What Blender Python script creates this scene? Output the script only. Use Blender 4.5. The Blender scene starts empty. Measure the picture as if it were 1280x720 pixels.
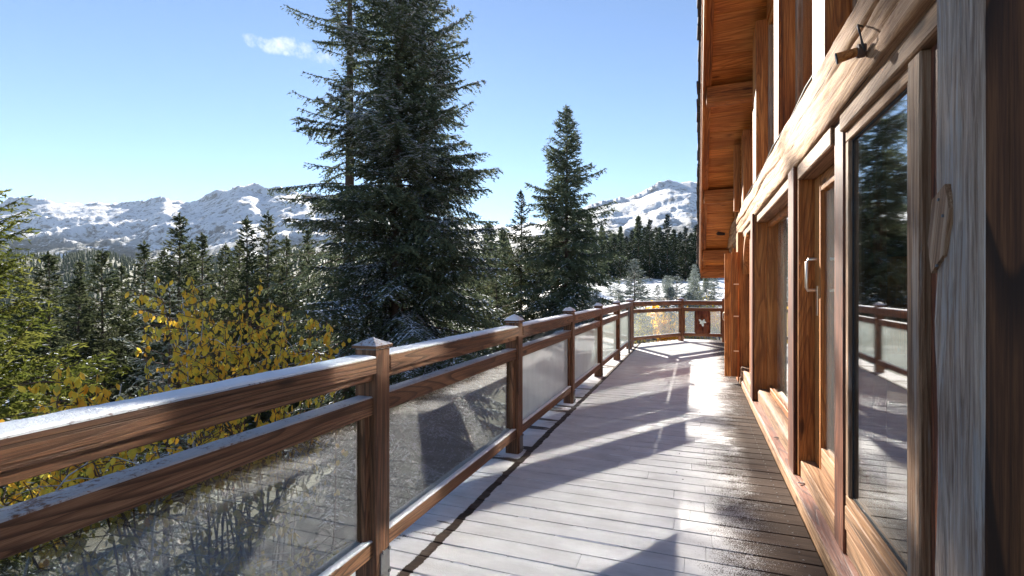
import bpy, bmesh, math
import numpy as np
from mathutils import Vector, Matrix

sc = bpy.context.scene
COL = sc.collection
R = math.radians

# ------------------------------------------------------------------ camera, sky, sun, exposure
YAW = math.atan(230 / 630)                      # the view turns this far left of the terrace's long axis (+Y)
cam = bpy.data.objects.new('camera', bpy.data.cameras.new('camera'))
COL.objects.link(cam); sc.camera = cam
cam.location = (0, 0, 1.4); cam.rotation_euler = (math.pi / 2, 0, YAW)
cam.data.sensor_width = 36; cam.data.lens = 36 * 630 / 1280; cam.data.shift_y = 1 / 1280
cam.data.clip_start = 0.05; cam.data.clip_end = 20000

SUN = Vector((-1.22, 1.95, 1.0)).normalized()
world = bpy.data.worlds.new('World'); sc.world = world; world.use_nodes = True
wt = world.node_tree; bg = wt.nodes['Background']
sky = wt.nodes.new('ShaderNodeTexSky'); sky.sky_type = 'NISHITA'; sky.sun_disc = False
sky.sun_elevation = math.asin(SUN.z); sky.sun_rotation = math.atan2(SUN.x, SUN.y)
sky.altitude = 2400; sky.air_density = 1.0; sky.dust_density = 0.08; sky.ozone_density = 2.6
bg.inputs[1].default_value = 0.05

lamp = bpy.data.lights.new('sun', 'SUN'); lamp.energy = 5.0; lamp.angle = R(0.7); lamp.color = (1.0, 0.93, 0.82)
sun = bpy.data.objects.new('sun', lamp); COL.objects.link(sun); sun.location = (-30, 50, 40)
sun.rotation_euler = SUN.to_track_quat('Z', 'Y').to_euler()

sc.view_settings.view_transform = 'Standard'; sc.view_settings.look = 'None'
sc.view_settings.gamma = 1; sc.view_settings.use_curve_mapping = False
sc.view_settings.exposure = 2.02
cy = sc.cycles
cy.use_denoising = True; cy.use_guiding = True; cy.use_adaptive_sampling = False
cy.max_bounces = 8; cy.diffuse_bounces = 4; cy.glossy_bounces = 5; cy.transmission_bounces = 6; cy.transparent_max_bounces = 16
cy.caustics_reflective = True; cy.blur_glossy = 0.0; cy.sample_clamp_indirect = 0

# ------------------------------------------------------------------ helpers
def wxy(px, D):
    """ground position at forward distance D along the view direction px (photo column)"""
    u = (px - 640) / 630; s, c = math.sin(YAW), math.cos(YAW)
    return (D * (u * c - s), D * (u * s + c))

def zof(py, D):
    return 1.4 - (py - 361) * D / 630

def setp(o, label=None, cat=None, group=None, kind=None):
    if label: o['label'] = label
    if cat: o['category'] = cat
    if group: o['group'] = group
    if kind: o['kind'] = kind
    return o

def empty(name, loc, label=None, cat=None, group=None, kind=None, parent=None):
    o = bpy.data.objects.new(name, None); COL.objects.link(o); o.empty_display_size = 0.2
    o.location = loc
    if parent: o.parent = parent
    return setp(o, label, cat, group, kind)

def origin(o):
    p = Vector((0, 0, 0))
    while o is not None:
        p += o.location; o = o.parent
    return p

def link(name, me, parent=None, loc=(0, 0, 0)):
    o = bpy.data.objects.new(name, me); COL.objects.link(o); o.location = loc
    if parent: o.parent = parent
    return o

def mesh_arrays(name, V, F, mats, mi=None, smooth=False):
    """V (n,3), F (m,k) with k = 3 or 4"""
    V = np.asarray(V, np.float32); F = np.asarray(F, np.int32)
    me = bpy.data.meshes.new(name); m, k = F.shape
    me.vertices.add(len(V)); me.vertices.foreach_set('co', V.ravel())
    me.loops.add(m * k); me.loops.foreach_set('vertex_index', F.ravel())
    me.polygons.add(m); me.polygons.foreach_set('loop_start', np.arange(0, m * k, k, dtype=np.int32))
    me.polygons.foreach_set('loop_total', np.full(m, k, np.int32))
    for mt in mats: me.materials.append(mt)
    if mi is not None: me.polygons.foreach_set('material_index', np.asarray(mi, np.int32))
    if smooth: me.polygons.foreach_set('use_smooth', np.ones(m, bool))
    me.update(calc_edges=True); me.validate()
    return me

_bc = {}
def box_mesh(sx, sy, sz, mat, bev=0.004, name='box'):
    """chamfered box of the given size centred on its own origin; equal boxes share mesh data"""
    key = (round(sx, 4), round(sy, 4), round(sz, 4), mat.name, bev)
    if key in _bc: return _bc[key]
    bm = bmesh.new(); bmesh.ops.create_cube(bm, size=1.0)
    for v in bm.verts: v.co = (v.co.x * sx, v.co.y * sy, v.co.z * sz)
    if bev:
        bmesh.ops.bevel(bm, geom=list(bm.edges), offset=min(bev, .4 * min(sx, sy, sz)), segments=1, affect='EDGES', profile=.5)
    me = bpy.data.meshes.new(name); bm.to_mesh(me); bm.free(); me.materials.append(mat)
    _bc[key] = me
    return me

def box(name, x0, x1, y0, y1, z0, z1, mat, parent=None, bev=0.004, rot=None):
    me = box_mesh(abs(x1 - x0), abs(y1 - y0), abs(z1 - z0), mat, bev, name)
    c = Vector(((x0 + x1) / 2, (y0 + y1) / 2, (z0 + z1) / 2))
    o = link(name, me, parent, c - (origin(parent) if parent else Vector((0, 0, 0))))
    if rot: o.rotation_euler = rot
    return o

def beam_between(name, a, b, w, h, mat, parent=None, bev=0.004):
    """straight timber of width w (horizontal) and height h from a to b; its length runs along local Y"""
    a, b = Vector(a), Vector(b); L = (b - a).length
    me = box_mesh(w, L, h, mat, bev, name)
    o = link(name, me, parent, (a + b) / 2 - (origin(parent) if parent else Vector((0, 0, 0))))
    o.rotation_euler = (b - a).to_track_quat('Y', 'Z').to_euler()
    return o

def tube_arrays(pts, rad, n=6):
    pts = np.asarray(pts, float); rad = np.broadcast_to(np.asarray(rad, float), (len(pts),))
    T = np.gradient(pts, axis=0); T /= np.linalg.norm(T, axis=1, keepdims=True) + 1e-9
    ref = np.where(np.abs(T[:, 2:3]) > .9, np.array([[1., 0, 0]]), np.array([[0, 0, 1.]]))
    A = np.cross(T, ref); A /= np.linalg.norm(A, axis=1, keepdims=True) + 1e-9
    B = np.cross(T, A)
    an = np.linspace(0, 2 * np.pi, n, endpoint=False)
    V = pts[:, None] + rad[:, None, None] * (np.cos(an)[None, :, None] * A[:, None] + np.sin(an)[None, :, None] * B[:, None])
    V = V.reshape(-1, 3); m = len(pts); F = []
    for i in range(m - 1):
        for j in range(n):
            F.append((i * n + j, i * n + (j + 1) % n, (i + 1) * n + (j + 1) % n, (i + 1) * n + j))
    return V, np.array(F, np.int32)

def tube(name, pts, rad, mat, parent=None, n=8):
    V, F = tube_arrays(pts, rad, n)
    loc = Vector((0, 0, 0)); base = origin(parent) if parent else Vector(pts[0])
    me = mesh_arrays(name, V - np.array(base), F, [mat], smooth=True)
    return link(name, me, parent, (0, 0, 0) if parent else base)

def hash2(ix, iy, seed):
    n = (ix.astype(np.int64) * 374761393 + iy.astype(np.int64) * 668265263 + seed * 974634777) & 0x7fffffff
    n = ((n ^ (n >> 13)) * 1274126177) & 0x7fffffff
    return ((n ^ (n >> 16)) & 0xffff) / 65535.0
def vnoise(x, y, seed=0):
    ix, iy = np.floor(x), np.floor(y); fx, fy = x - ix, y - iy
    fx = fx * fx * (3 - 2 * fx); fy = fy * fy * (3 - 2 * fy)
    a, b = hash2(ix, iy, seed), hash2(ix + 1, iy, seed); c, d = hash2(ix, iy + 1, seed), hash2(ix + 1, iy + 1, seed)
    return (a * (1 - fx) + b * fx) * (1 - fy) + (c * (1 - fx) + d * fx) * fy
def fbm(x, y, seed=0, oct=5, ridge=False):
    s = np.zeros_like(x); a = .5
    for o in range(oct):
        v = vnoise(x * 2 ** o + 17.3 * o, y * 2 ** o - 9.1 * o, seed + o)
        s += a * ((1 - np.abs(2 * v - 1)) if ridge else v); a *= .5
    return s

# ------------------------------------------------------------------ materials
class N:
    def __init__(self, name):
        self.m = bpy.data.materials.new(name); self.m.use_nodes = True; self.t = self.m.node_tree; self.t.nodes.clear()
        self.out = self.t.nodes.new('ShaderNodeOutputMaterial')
    def n(self, ty, **kw):
        nd = self.t.nodes.new('ShaderNode' + ty)
        for k, v in kw.items(): setattr(nd, k, v)
        return nd
    def l(self, a, b): self.t.links.new(a, b)
    def val(self, sock, v):
        if hasattr(v, 'is_output') or isinstance(v, bpy.types.NodeSocket): self.l(v, sock)
        else: sock.default_value = v
    def math(self, op, a, b=0.0, c=None, clamp=False):
        nd = self.n('Math', operation=op, use_clamp=clamp); self.val(nd.inputs[0], a); self.val(nd.inputs[1], b)
        if c is not None: self.val(nd.inputs[2], c)
        return nd.outputs[0]
    def ss(self, v, lo, hi):
        nd = self.n('MapRange', interpolation_type='SMOOTHSTEP'); self.val(nd.inputs[0], v)
        nd.inputs[1].default_value = lo; nd.inputs[2].default_value = hi; return nd.outputs[0]
    def noise(self, vec, scale, detail=4, rough=.55, dist=0.0, out=0):
        nd = self.n('TexNoise'); self.l(vec, nd.inputs['Vector']); nd.inputs['Scale'].default_value = scale
        nd.inputs['Detail'].default_value = detail; nd.inputs['Roughness'].default_value = rough; nd.inputs['Distortion'].default_value = dist
        return nd.outputs[out]
    def mixc(self, f, a, b):
        nd = self.n('Mix', data_type='RGBA'); self.val(nd.inputs[0], f)
        for i, v in ((6, a), (7, b)):
            if isinstance(v, bpy.types.NodeSocket): self.l(v, nd.inputs[i])
            else: nd.inputs[i].default_value = (*v, 1)
        return nd.outputs[2]
    def ramp(self, f, stops):
        nd = self.n('ValToRGB'); self.l(f, nd.inputs[0]); e = nd.color_ramp.elements
        while len(e) < len(stops): e.new(0.5)
        for el, (p, c) in zip(e, stops): el.position = p; el.color = (*c, 1)
        return nd.outputs[0]
    def pos(self): return self.n('NewGeometry').outputs['Position']
    def obj(self, rnd=True, k=37.0):
        tc = self.n('TexCoord').outputs['Object']
        if not rnd: return tc
        r = self.n('ObjectInfo').outputs['Random']
        cx = self.n('CombineXYZ'); self.l(self.math('MULTIPLY', r, k), cx.inputs[0]); self.l(self.math('MULTIPLY', r, k * 1.7), cx.inputs[1]); self.l(self.math('MULTIPLY', r, k * .6), cx.inputs[2])
        va = self.n('VectorMath', operation='ADD'); self.l(tc, va.inputs[0]); self.l(cx.outputs[0], va.inputs[1]); return va.outputs[0]
    def scale(self, v, s):
        mp = self.n('Mapping'); self.l(v, mp.inputs[0]); mp.inputs['Scale'].default_value = s; return mp.outputs[0]
    def bump(self, h, strength=.3, dist=.01, normal=None):
        b = self.n('Bump'); self.l(h, b.inputs['Height']); b.inputs['Strength'].default_value = strength; b.inputs['Distance'].default_value = dist
        if normal is not None: self.l(normal, b.inputs['Normal'])
        return b.outputs[0]
    def bsdf(self, col, rough=.6, normal=None, **kw):
        b = self.n('BsdfPrincipled'); self.val(b.inputs['Base Color'], (*col, 1) if isinstance(col, tuple) else col)
        self.val(b.inputs['Roughness'], rough)
        if normal is not None: self.l(normal, b.inputs['Normal'])
        for k, v in kw.items(): self.val(b.inputs[k], v)
        return b
    def done(self, shader):
        self.l(shader, self.out.inputs[0]); return self.m

def wood(name, axis, dark, mid, light, rough=.55, weather=0.0, wcol=(.36, .33, .30), grain=1.0, knots=True, frost=0.0, bump=.5, var=.35, spec=.3, lines=.75, checks=.5):
    """sawn timber: growth-ring figure, dark grain lines, fibres, knots, drying checks, optional weathering and frost on top"""
    g = N(name); o = g.obj()
    def st(across, along):
        v = [across * grain] * 3; v[axis] = along * grain; return g.scale(o, v)
    warp = g.noise(st(5, .9), 1.0, 3, .5)
    ring = g.math('FRACT', g.math('MULTIPLY', g.noise(st(4.5, .34), 1.0, 2, .45, .35), 22.0))      # nested figure lines
    late = g.math('MULTIPLY', g.ss(ring, .45, .92), g.math('SUBTRACT', 1.0, g.ss(ring, .93, 1.0)))
    fine = g.noise(st(85, 1.6), 1.0, 6, .72, .35); fibre = g.noise(st(380, 7.0), 1.0, 3, .65)
    v = g.math('ADD', g.math('MULTIPLY', fine, .72), g.math('MULTIPLY', fibre, .40)); v = g.math('ADD', v, g.math('MULTIPLY', g.math('SUBTRACT', warp, .5), .5))
    col = g.ramp(v, [(.42, dark), (.56, mid), (.70, light)])
    col = g.mixc(g.math('MULTIPLY', late, lines), col, tuple(c * .55 for c in dark))
    if knots:
        sk = [6.5] * 3; sk[axis] = 1.9
        vo = g.n('TexVoronoi'); g.l(g.scale(o, sk), vo.inputs['Vector']); vo.inputs['Scale'].default_value = 1.0
        k = g.math('SUBTRACT', 1.0, g.ss(vo.outputs['Distance'], .05, .16))
        wn = g.noise(o, .8, 1); k = g.math('MULTIPLY', k, g.ss(wn, .47, .56))
        col = g.mixc(g.math('MULTIPLY', k, .85), col, tuple(c * .3 for c in dark))
    r = g.n('ObjectInfo').outputs['Random']
    hs = g.n('HueSaturation'); g.l(col, hs.inputs['Color']); g.val(hs.inputs['Value'], g.math('ADD', 1 - var / 2, g.math('MULTIPLY', r, var))); col = hs.outputs[0]
    if weather:
        wz = g.noise(st(26, 1.1), 1.0, 6, .75, .3); wb = g.noise(o, 2.3, 3, .6)
        wm_ = g.ss(g.math('ADD', g.math('MULTIPLY', wz, .7), g.math('MULTIPLY', wb, .4)), .66 - .22 * weather, .74 - .22 * weather)
        wc2 = g.mixc(fibre, tuple(c * .6 for c in wcol), wcol)
        col = g.mixc(g.math('MULTIPLY', wm_, min(.92, weather + .2)), col, wc2)
    ck = g.ss(g.noise(st(30, .5), 1.0, 3, .5, .2), .66, .69); col = g.mixc(g.math('MULTIPLY', ck, checks), col, (.012, .007, .004))
    h = g.math('SUBTRACT', g.math('ADD', g.math('MULTIPLY', fine, .6), g.math('MULTIPLY', fibre, .6)), g.math('ADD', g.math('MULTIPLY', late, .35), g.math('MULTIPLY', ck, 1.5)))
    nm = g.bump(h, bump, .004)
    rr = g.math('ADD', rough - .10, g.math('MULTIPLY', fine, .35), clamp=True)
    if frost:
        ge = g.n('NewGeometry'); sx = g.n('SeparateXYZ'); g.l(ge.outputs['Normal'], sx.inputs[0])
        f1 = g.noise(g.pos(), 60, 4, .7); f2 = g.noise(g.pos(), 5, 3)
        up = g.ss(sx.outputs[2], .35, .8)
        fm = g.math('MULTIPLY', up, g.ss(g.math('ADD', f1, g.math('MULTIPLY', f2, .6)), .72 - .3 * frost, .95 - .3 * frost))
        col = g.mixc(g.math('MULTIPLY', fm, .7), col, (.60, .64, .70))
    return g.done(g.bsdf(col, rr, nm, **{'Specular IOR Level': spec}).outputs[0])

RAIL = dict(dark=(.070, .028, .012), mid=(.165, .072, .033), light=(.28, .140, .070), rough=.5, frost=.55, var=.25)
rail_y = wood('railing wood lengthwise', 1, **RAIL); rail_z = wood('railing wood upright', 2, **RAIL); rail_x = wood('railing wood crosswise', 0, **RAIL)
FAC = dict(dark=(.18, .052, .010), mid=(.42, .145, .032), light=(.62, .265, .072), rough=.5, var=.3, lines=.5)
fac_x = wood('facade timber crosswise', 0, **FAC); fac_y = wood('facade timber lengthwise', 1, **FAC); fac_z = wood('facade timber upright', 2, **FAC)
red_z = wood('red brown trim upright', 2, (.06, .017, .008), (.16, .048, .02), (.27, .10, .048), .5)
beam_y = wood('hewn beam timber', 1, (.19, .085, .035), (.37, .205, .10), (.53, .34, .19), .7, weather=.06, wcol=(.5, .40, .30), grain=.95, bump=.9, checks=.85, lines=.35)
pale_y = wood('sun bleached timber lengthwise', 1, (.15, .068, .028), (.31, .165, .08), (.46, .28, .155), .62, weather=.12, wcol=(.46, .37, .28), bump=.6, lines=.45)
pale_z = wood('bleached timber upright', 2, (.14, .065, .03), (.29, .17, .095), (.42, .29, .19), .66, weather=.4, wcol=(.42, .37, .32), bump=.7, lines=.35)
grey_z = wood('weathered grey column timber', 2, (.14, .09, .062), (.29, .215, .165), (.42, .345, .285), .75, weather=.5, wcol=(.42, .395, .375), grain=.9, bump=1.0, checks=.7, lines=.3)
dark_z = wood('shade darkened timber', 2, (.022, .008, .003), (.058, .021, .007), (.11, .044, .016), .62, grain=.6, knots=True, lines=.9)  # darkened so the colour carries the shade on the column's near side
soffit_x = wood('soffit boards', 0, (.34, .10, .018), (.58, .21, .043), (.74, .32, .08), .5, grain=.8, var=.4, lines=.5, checks=.2)

# deck planks: wet brown boards under a dusting of snow that thins towards the house and along the railing
def plank_material():
    g = N('snow dusted deck plank'); o = g.obj(); p = g.pos()
    v = g.scale(o, (1.3, 30, 30)); fine = g.noise(v, 1, 6, .6, .4); fib = g.noise(g.scale(o, (3, 110, 110)), 1, 3)
    w = g.ramp(g.math('ADD', g.math('MULTIPLY', fine, .65), g.math('MULTIPLY', fib, .35)), [(.34, (.026, .017, .012)), (.55, (.068, .046, .034)), (.78, (.125, .092, .072))])
    hs = g.n('HueSaturation'); g.l(w, hs.inputs['Color']); g.val(hs.inputs['Value'], g.math('ADD', .75, g.math('MULTIPLY', g.n('ObjectInfo').outputs['Random'], .5))); w = hs.outputs[0]
    sx = g.n('SeparateXYZ'); g.l(p, sx.inputs[0]); X, Y = sx.outputs[0], sx.outputs[1]
    big = g.noise(p, 1.1, 4, .6); med = g.noise(g.scale(p, (5, 9, 5)), 1, 5, .65); spk = g.noise(p, 150, 3, .7)
    jag = g.math('ADD', g.math('MULTIPLY', g.math('SUBTRACT', big, .5), .55), g.math('MULTIPLY', g.math('SUBTRACT', med, .5), .5))
    edge = g.math('ADD', X, jag)
    far = g.ss(Y, 4.6, 7.5)                                  # the dusting reaches the house further along
    a1 = g.math('SUBTRACT', 1.0, g.ss(g.math('SUBTRACT', edge, g.math('MULTIPLY', far, .22)), -.25, .62))
    edge2 = g.math('ADD', X, g.math('MULTIPLY', g.math('SUBTRACT', med, .5), .05))
    a2 = g.ss(edge2, -1.325, -1.305)
    pt = g.math('MULTIPLY', g.math('SUBTRACT', 1.0, g.ss(edge2, -1.385, -1.365)), g.ss(g.noise(g.scale(p, (1, 6, 1)), 1, 3), .36, .46))
    cov = g.math('MAXIMUM', g.math('MULTIPLY', a1, a2), pt)
    m = g.ss(g.math('ADD', g.math('MULTIPLY', cov, 1.15), g.math('MULTIPLY', g.math('SUBTRACT', spk, .5), 2.2)), .40, .70)
    thin = g.math('ADD', .46, g.math('MULTIPLY', g.noise(g.scale(p, (2.5, 7, 2.5)), 1, 6, .7), .85), clamp=True)
    m = g.math('MULTIPLY', m, thin, clamp=True)
    sn = g.mixc(g.noise(p, 3, 4), (.60, .60, .615), (.74, .735, .745))
    col = g.mixc(m, w, sn)
    hgt = g.math('ADD', g.math('MULTIPLY', fine, .3), g.math('MULTIPLY', m, g.math('ADD', .6, g.math('MULTIPLY', spk, .8))))
    nm = g.bump(hgt, .6, .004)
    rough = g.math('ADD', g.math('MULTIPLY', m, .5), g.math('ADD', .40, g.math('MULTIPLY', fine, .35)), clamp=True)
    return g.done(g.bsdf(col, rough, nm, **{'Specular IOR Level': .13}).outputs[0])
plank_mat = plank_material()

def snow_material(name='snow', tint=(.80, .82, .86), grain=90):
    g = N(name); p = g.pos(); n1 = g.noise(p, grain, 4, .7); n2 = g.noise(p, 9, 4)
    col = g.mixc(n2, tuple(c * .93 for c in tint), tuple(min(.9, c * 1.05) for c in tint))
    nm = g.bump(g.math('ADD', n1, g.math('MULTIPLY', n2, .8)), .8, .006)
    return g.done(g.bsdf(col, .7, nm, **{'Subsurface Weight': 0.0, 'Specular IOR Level': .3}).outputs[0])
snow_mat = snow_material()

def pane_material(name, f0, haze=0.0, haze_col=(.75, .8, .8), tint=(.94, .97, .96), rough=.02, speckle=0.0, frost_fade=None):
    """thin clear sheet: Schlick reflection over see-through; haze = share of milky film"""
    g = N(name)
    ge = g.n('NewGeometry'); dp = g.n('VectorMath', operation='DOT_PRODUCT'); g.l(ge.outputs['Incoming'], dp.inputs[0]); g.l(ge.outputs['Normal'], dp.inputs[1])
    c = g.math('ABSOLUTE', dp.outputs['Value'])
    F = g.math('ADD', f0, g.math('MULTIPLY', 1 - f0, g.math('POWER', g.math('SUBTRACT', 1.0, c, clamp=True), 5.0)), clamp=True)
    tr = g.n('BsdfTransparent'); tr.inputs[0].default_value = (*tint, 1)
    gl = g.n('BsdfGlossy'); gl.inputs['Roughness'].default_value = rough; gl.inputs[0].default_value = (1, 1, 1, 1)
    base = tr.outputs[0]
    if haze or speckle:
        di = g.n('BsdfDiffuse'); di.inputs[0].default_value = (*haze_col, 1)
        tl = g.n('BsdfTranslucent'); tl.inputs[0].default_value = (*haze_col, 1)
        mm = g.n('MixShader'); mm.inputs[0].default_value = .5; g.l(di.outputs[0], mm.inputs[1]); g.l(tl.outputs[0], mm.inputs[2])
        p = g.pos(); nz = g.noise(g.scale(p, (3, 3, 1.2)), 1.0, 5, .6)
        f = g.math('MULTIPLY', g.math('ADD', .6, g.math('MULTIPLY', nz, .8)), haze, clamp=True)
        sx = g.n('SeparateXYZ'); g.l(p, sx.inputs[0])
        if frost_fade: f = g.math('MULTIPLY', f, g.math('ADD', frost_fade[2], g.math('MULTIPLY', 1 - frost_fade[2], g.math('SUBTRACT', 1.0, g.ss(sx.outputs[2], frost_fade[0], frost_fade[1])))))
        if speckle:
            low = g.math('SUBTRACT', 1.0, g.ss(g.math('ADD', sx.outputs[2], g.math('MULTIPLY', nz, .35)), .42, .62))
            sp = g.ss(g.noise(p, 170, 2, .6), .56, .66)
            f = g.math('ADD', f, g.math('MULTIPLY', g.math('MULTIPLY', sp, low), speckle), clamp=True)
        ms = g.n('MixShader'); g.l(f, ms.inputs[0]); g.l(base, ms.inputs[1]); g.l(mm.outputs[0], ms.inputs[2]); base = ms.outputs[0]
    mx = g.n('MixShader'); g.l(F, mx.inputs[0]); g.l(base, mx.inputs[1]); g.l(gl.outputs[0], mx.inputs[2])
    return g.done(mx.outputs[0])
win_glass = pane_material('window glass', .27, rough=.03)
door_glass = pane_material('dusty door glass', .13, haze=.12, rough=.03)
rail_glass_clear = pane_material('clear railing glass', .20, haze=.0, haze_col=(.6, .62, .6), tint=(.62, .65, .62), rough=.01, speckle=.07)
rail_glass_frost = pane_material('frosted railing glass', .04, haze=.92, haze_col=(.72, .78, .76), rough=.08, frost_fade=(.55, .82, .75))

def plain(name, col, rough=.5, metal=0.0, nscale=30, amt=.25, bump=.15):
    g = N(name); o = g.obj(); n = g.noise(o, nscale, 4, .6)
    c = g.mixc(n, tuple(v * (1 - amt) for v in col), tuple(min(1, v * (1 + amt)) for v in col))
    return g.done(g.bsdf(c, rough, g.bump(n, bump, .003), Metallic=metal).outputs[0])
steel = plain('galvanised steel', (.17, .17, .175), .6, .6, 60)
black_plastic = plain('black plastic', (.02, .02, .022), .45)
rubber = plain('black rubber seal', (.012, .012, .013), .6)
nickel = plain('brushed handle metal', (.72, .60, .47), .3, .95, 80, .1)  # warm tint paints the orange glow reflected by the pale metal
shingle_mat = plain('dark roof shingle', (.055, .045, .042), .8, 0, 40, .5, .6)
copper = plain('painted verge flashing', (.55, .36, .26), .45, 0, 20)
interior = plain('dim interior plaster', (.16, .11, .08), .9)
flash_mat = wood('worn red sill board', 1, (.10, .032, .016), (.24, .085, .042), (.36, .17, .10), .34, weather=.12, wcol=(.4, .36, .33), spec=.6)
def cloth_mat():
    g = N('sheer curtain'); o = g.obj(False); n = g.noise(g.scale(o, (40, 40, 1)), 1, 3)
    d = g.n('BsdfDiffuse'); g.l(g.mixc(n, (.62, .60, .56), (.78, .76, .72)), d.inputs[0]); t = g.n('BsdfTranslucent'); t.inputs[0].default_value = (.5, .48, .44, 1)
    m = g.n('MixShader'); m.inputs[0].default_value = .35; g.l(d.outputs[0], m.inputs[1]); g.l(t.outputs[0], m.inputs[2]); return g.done(m.outputs[0])
curtain_mat = cloth_mat()

def leafy(name, c0, c1, c2, rnd='pos', trans=.35, nscale=2.2, rough=.85, spec=.06):
    g = N(name)
    if rnd == 'obj': f = g.n('ObjectInfo').outputs['Random']
    elif rnd == 'attr':
        a = g.n('Attribute'); a.attribute_name = 'tint'; f = a.outputs['Fac']
    else: f = g.ss(g.noise(g.pos(), nscale, 5, .7), .3, .7)
    col = g.ramp(f, [(0, c0), (.5, c1), (1, c2)])
    b = g.bsdf(col, rough, **{'Specular IOR Level': spec}); t = g.n('BsdfTranslucent'); g.l(col, t.inputs[0])
    m = g.n('MixShader'); m.inputs[0].default_value = trans; g.l(b.outputs[0], m.inputs[1]); g.l(t.outputs[0], m.inputs[2])
    return g.done(m.outputs[0])
needle = leafy('spruce needles', (.05, .072, .045), (.10, .125, .078), (.155, .175, .105), trans=.3)
needle_lit = leafy('sunlit tinted spruce needles', (.05, .07, .015), (.11, .125, .025), (.19, .19, .045), trans=.45)  # lit copy of the needles, sunlight put into the yellow green
needle_frost = leafy('frosted spruce needles', (.09, .11, .075), (.20, .23, .18), (.42, .45, .44), trans=.2, nscale=5)
needle_snow = snow_material('snow on needles', (.72, .77, .86), 60)
bark = plain('spruce bark', (.085, .055, .04), .9, 0, 14, .55, 1.0)
twig_mat = plain('thin brown twigs', (.11, .065, .045), .8, 0, 60, .4)
twig_frost = plain('frosted twigs', (.42, .42, .44), .8, 0, 60, .6)
LEAFC = ((.50, .46, .09), (.94, .68, .085), (.92, .48, .06))
leaf_obj = leafy('yellow autumn leaf', *LEAFC, rnd='obj', trans=.55, rough=.45, spec=.2)
leaf_att = leafy('yellow autumn foliage', *LEAFC, rnd='attr', trans=.55, rough=.45, spec=.2)

# ------------------------------------------------------------------ sky: a wisp of cloud over the blue
tcw = wt.nodes.new('ShaderNodeTexCoord')
cdir = Vector((-.630, .666, .399)).normalized(); cr = Vector((math.cos(YAW), math.sin(YAW), 0)); cu = cr.cross(-cdir).normalized()
if cu.z < 0: cu = -cu
def wm(op, a, b):
    nd = wt.nodes.new('ShaderNodeMath'); nd.operation = op
    for i, v in enumerate((a, b)):
        if isinstance(v, bpy.types.NodeSocket): wt.links.new(v, nd.inputs[i])
        else: nd.inputs[i].default_value = v
    return nd.outputs[0]
def wdot(vec):
    nd = wt.nodes.new('ShaderNodeVectorMath'); nd.operation = 'DOT_PRODUCT'; wt.links.new(tcw.outputs['Generated'], nd.inputs[0]); nd.inputs[1].default_value = vec; return nd.outputs['Value']
a = wdot(cr); b = wdot(cu); off = cdir.dot(cr), cdir.dot(cu)
da = wm('SUBTRACT', a, off[0]); db = wm('ADD', wm('SUBTRACT', b, off[1]), wm('MULTIPLY', da, .22))
d2 = wm('ADD', wm('POWER', wm('DIVIDE', da, .075), 2.0), wm('POWER', wm('DIVIDE', db, .019), 2.0))
nz = wt.nodes.new('ShaderNodeTexNoise'); nz.inputs['Scale'].default_value = 26; nz.inputs['Detail'].default_value = 7; nz.inputs['Roughness'].default_value = .62
wt.links.new(tcw.outputs['Generated'], nz.inputs['Vector'])
mr = wt.nodes.new('ShaderNodeMapRange'); mr.interpolation_type = 'SMOOTHSTEP'; wt.links.new(wm('SUBTRACT', nz.outputs[0], wm('MULTIPLY', d2, .28)), mr.inputs[0]); mr.inputs[1].default_value = .3; mr.inputs[2].default_value = .62
front = wm('GREATER_THAN', wdot(cdir), 0.0)
cm = wt.nodes.new('ShaderNodeMix'); cm.data_type = 'RGBA'; wt.links.new(wm('MULTIPLY', wm('MULTIPLY', mr.outputs[0], front), .72), cm.inputs[0])
wt.links.new(sky.outputs[0], cm.inputs[6]); cm.inputs[7].default_value = (7.2, 7.2, 7.4, 1)
wt.links.new(cm.outputs[2], bg.inputs[0])

# ------------------------------------------------------------------ terrain
S_, C_ = math.sin(YAW), math.cos(YAW)
def terrain(X, Y):
    X = np.asarray(X, float); Y = np.asarray(Y, float)
    f = -S_ * X + C_ * Y; r = C_ * X + S_ * Y
    D = np.sqrt(f * f + r * r) + 1e-6; az = np.arctan2(r, f)
    left = np.interp(D, [0, 6, 15, 30, 60, 120, 300, 700, 1500, 9000], [-3.0, -3.2, -5, -9, -16, -26, -48, -70, -110, -160])
    right = np.interp(D, [0, 12, 22, 40, 60, 100, 150, 250, 600, 1500, 9000], [-3.0, -3.0, -2.0, -.6, .9, 2.8, 5.5, 10, 22, 10, -140])
    w = np.clip((az + .22) / .34, 0, 1); w = w * w * (3 - 2 * w)
    h = left * (1 - w) + right * w
    bump = (fbm(X * .12, Y * .12, 3, 4) - .47) * np.clip(D / 30, .4, 2.0) * 1.1
    return h + bump
def tz(X, Y): return float(terrain(np.array([X]), np.array([Y]))[0])

def ground_material():
    g = N('patchy snow over forest floor'); p = g.pos()
    n1 = g.noise(p, .16, 6, .65); n2 = g.noise(p, 2.2, 5, .7)
    soil = g.ramp(n2, [(.3, (.035, .028, .018)), (.5, (.075, .058, .035)), (.7, (.12, .10, .06))])
    sx = g.n('SeparateXYZ'); g.l(p, sx.inputs[0])
    cov = g.ss(g.math('ADD', g.math('ADD', n1, g.math('MULTIPLY', n2, .35)), g.math('MULTIPLY', g.ss(sx.outputs[2], -3, 1.5), .28)), .78, .92)
    col = g.mixc(cov, soil, (.80, .82, .87))
    return g.done(g.bsdf(col, .8, g.bump(g.math('ADD', n2, cov), .8, .08)).outputs[0])
ground_mat = ground_material()
rad = np.concatenate([[0.0], np.geomspace(1.5, 9000, 110)])
azs = np.concatenate([np.linspace(-1.2, 1.2, 150), np.linspace(1.2, 2 * np.pi - 1.2, 60)[1:-1]])
na = len(azs); rr, aa = np.meshgrid(rad, azs, indexing='ij')
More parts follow.
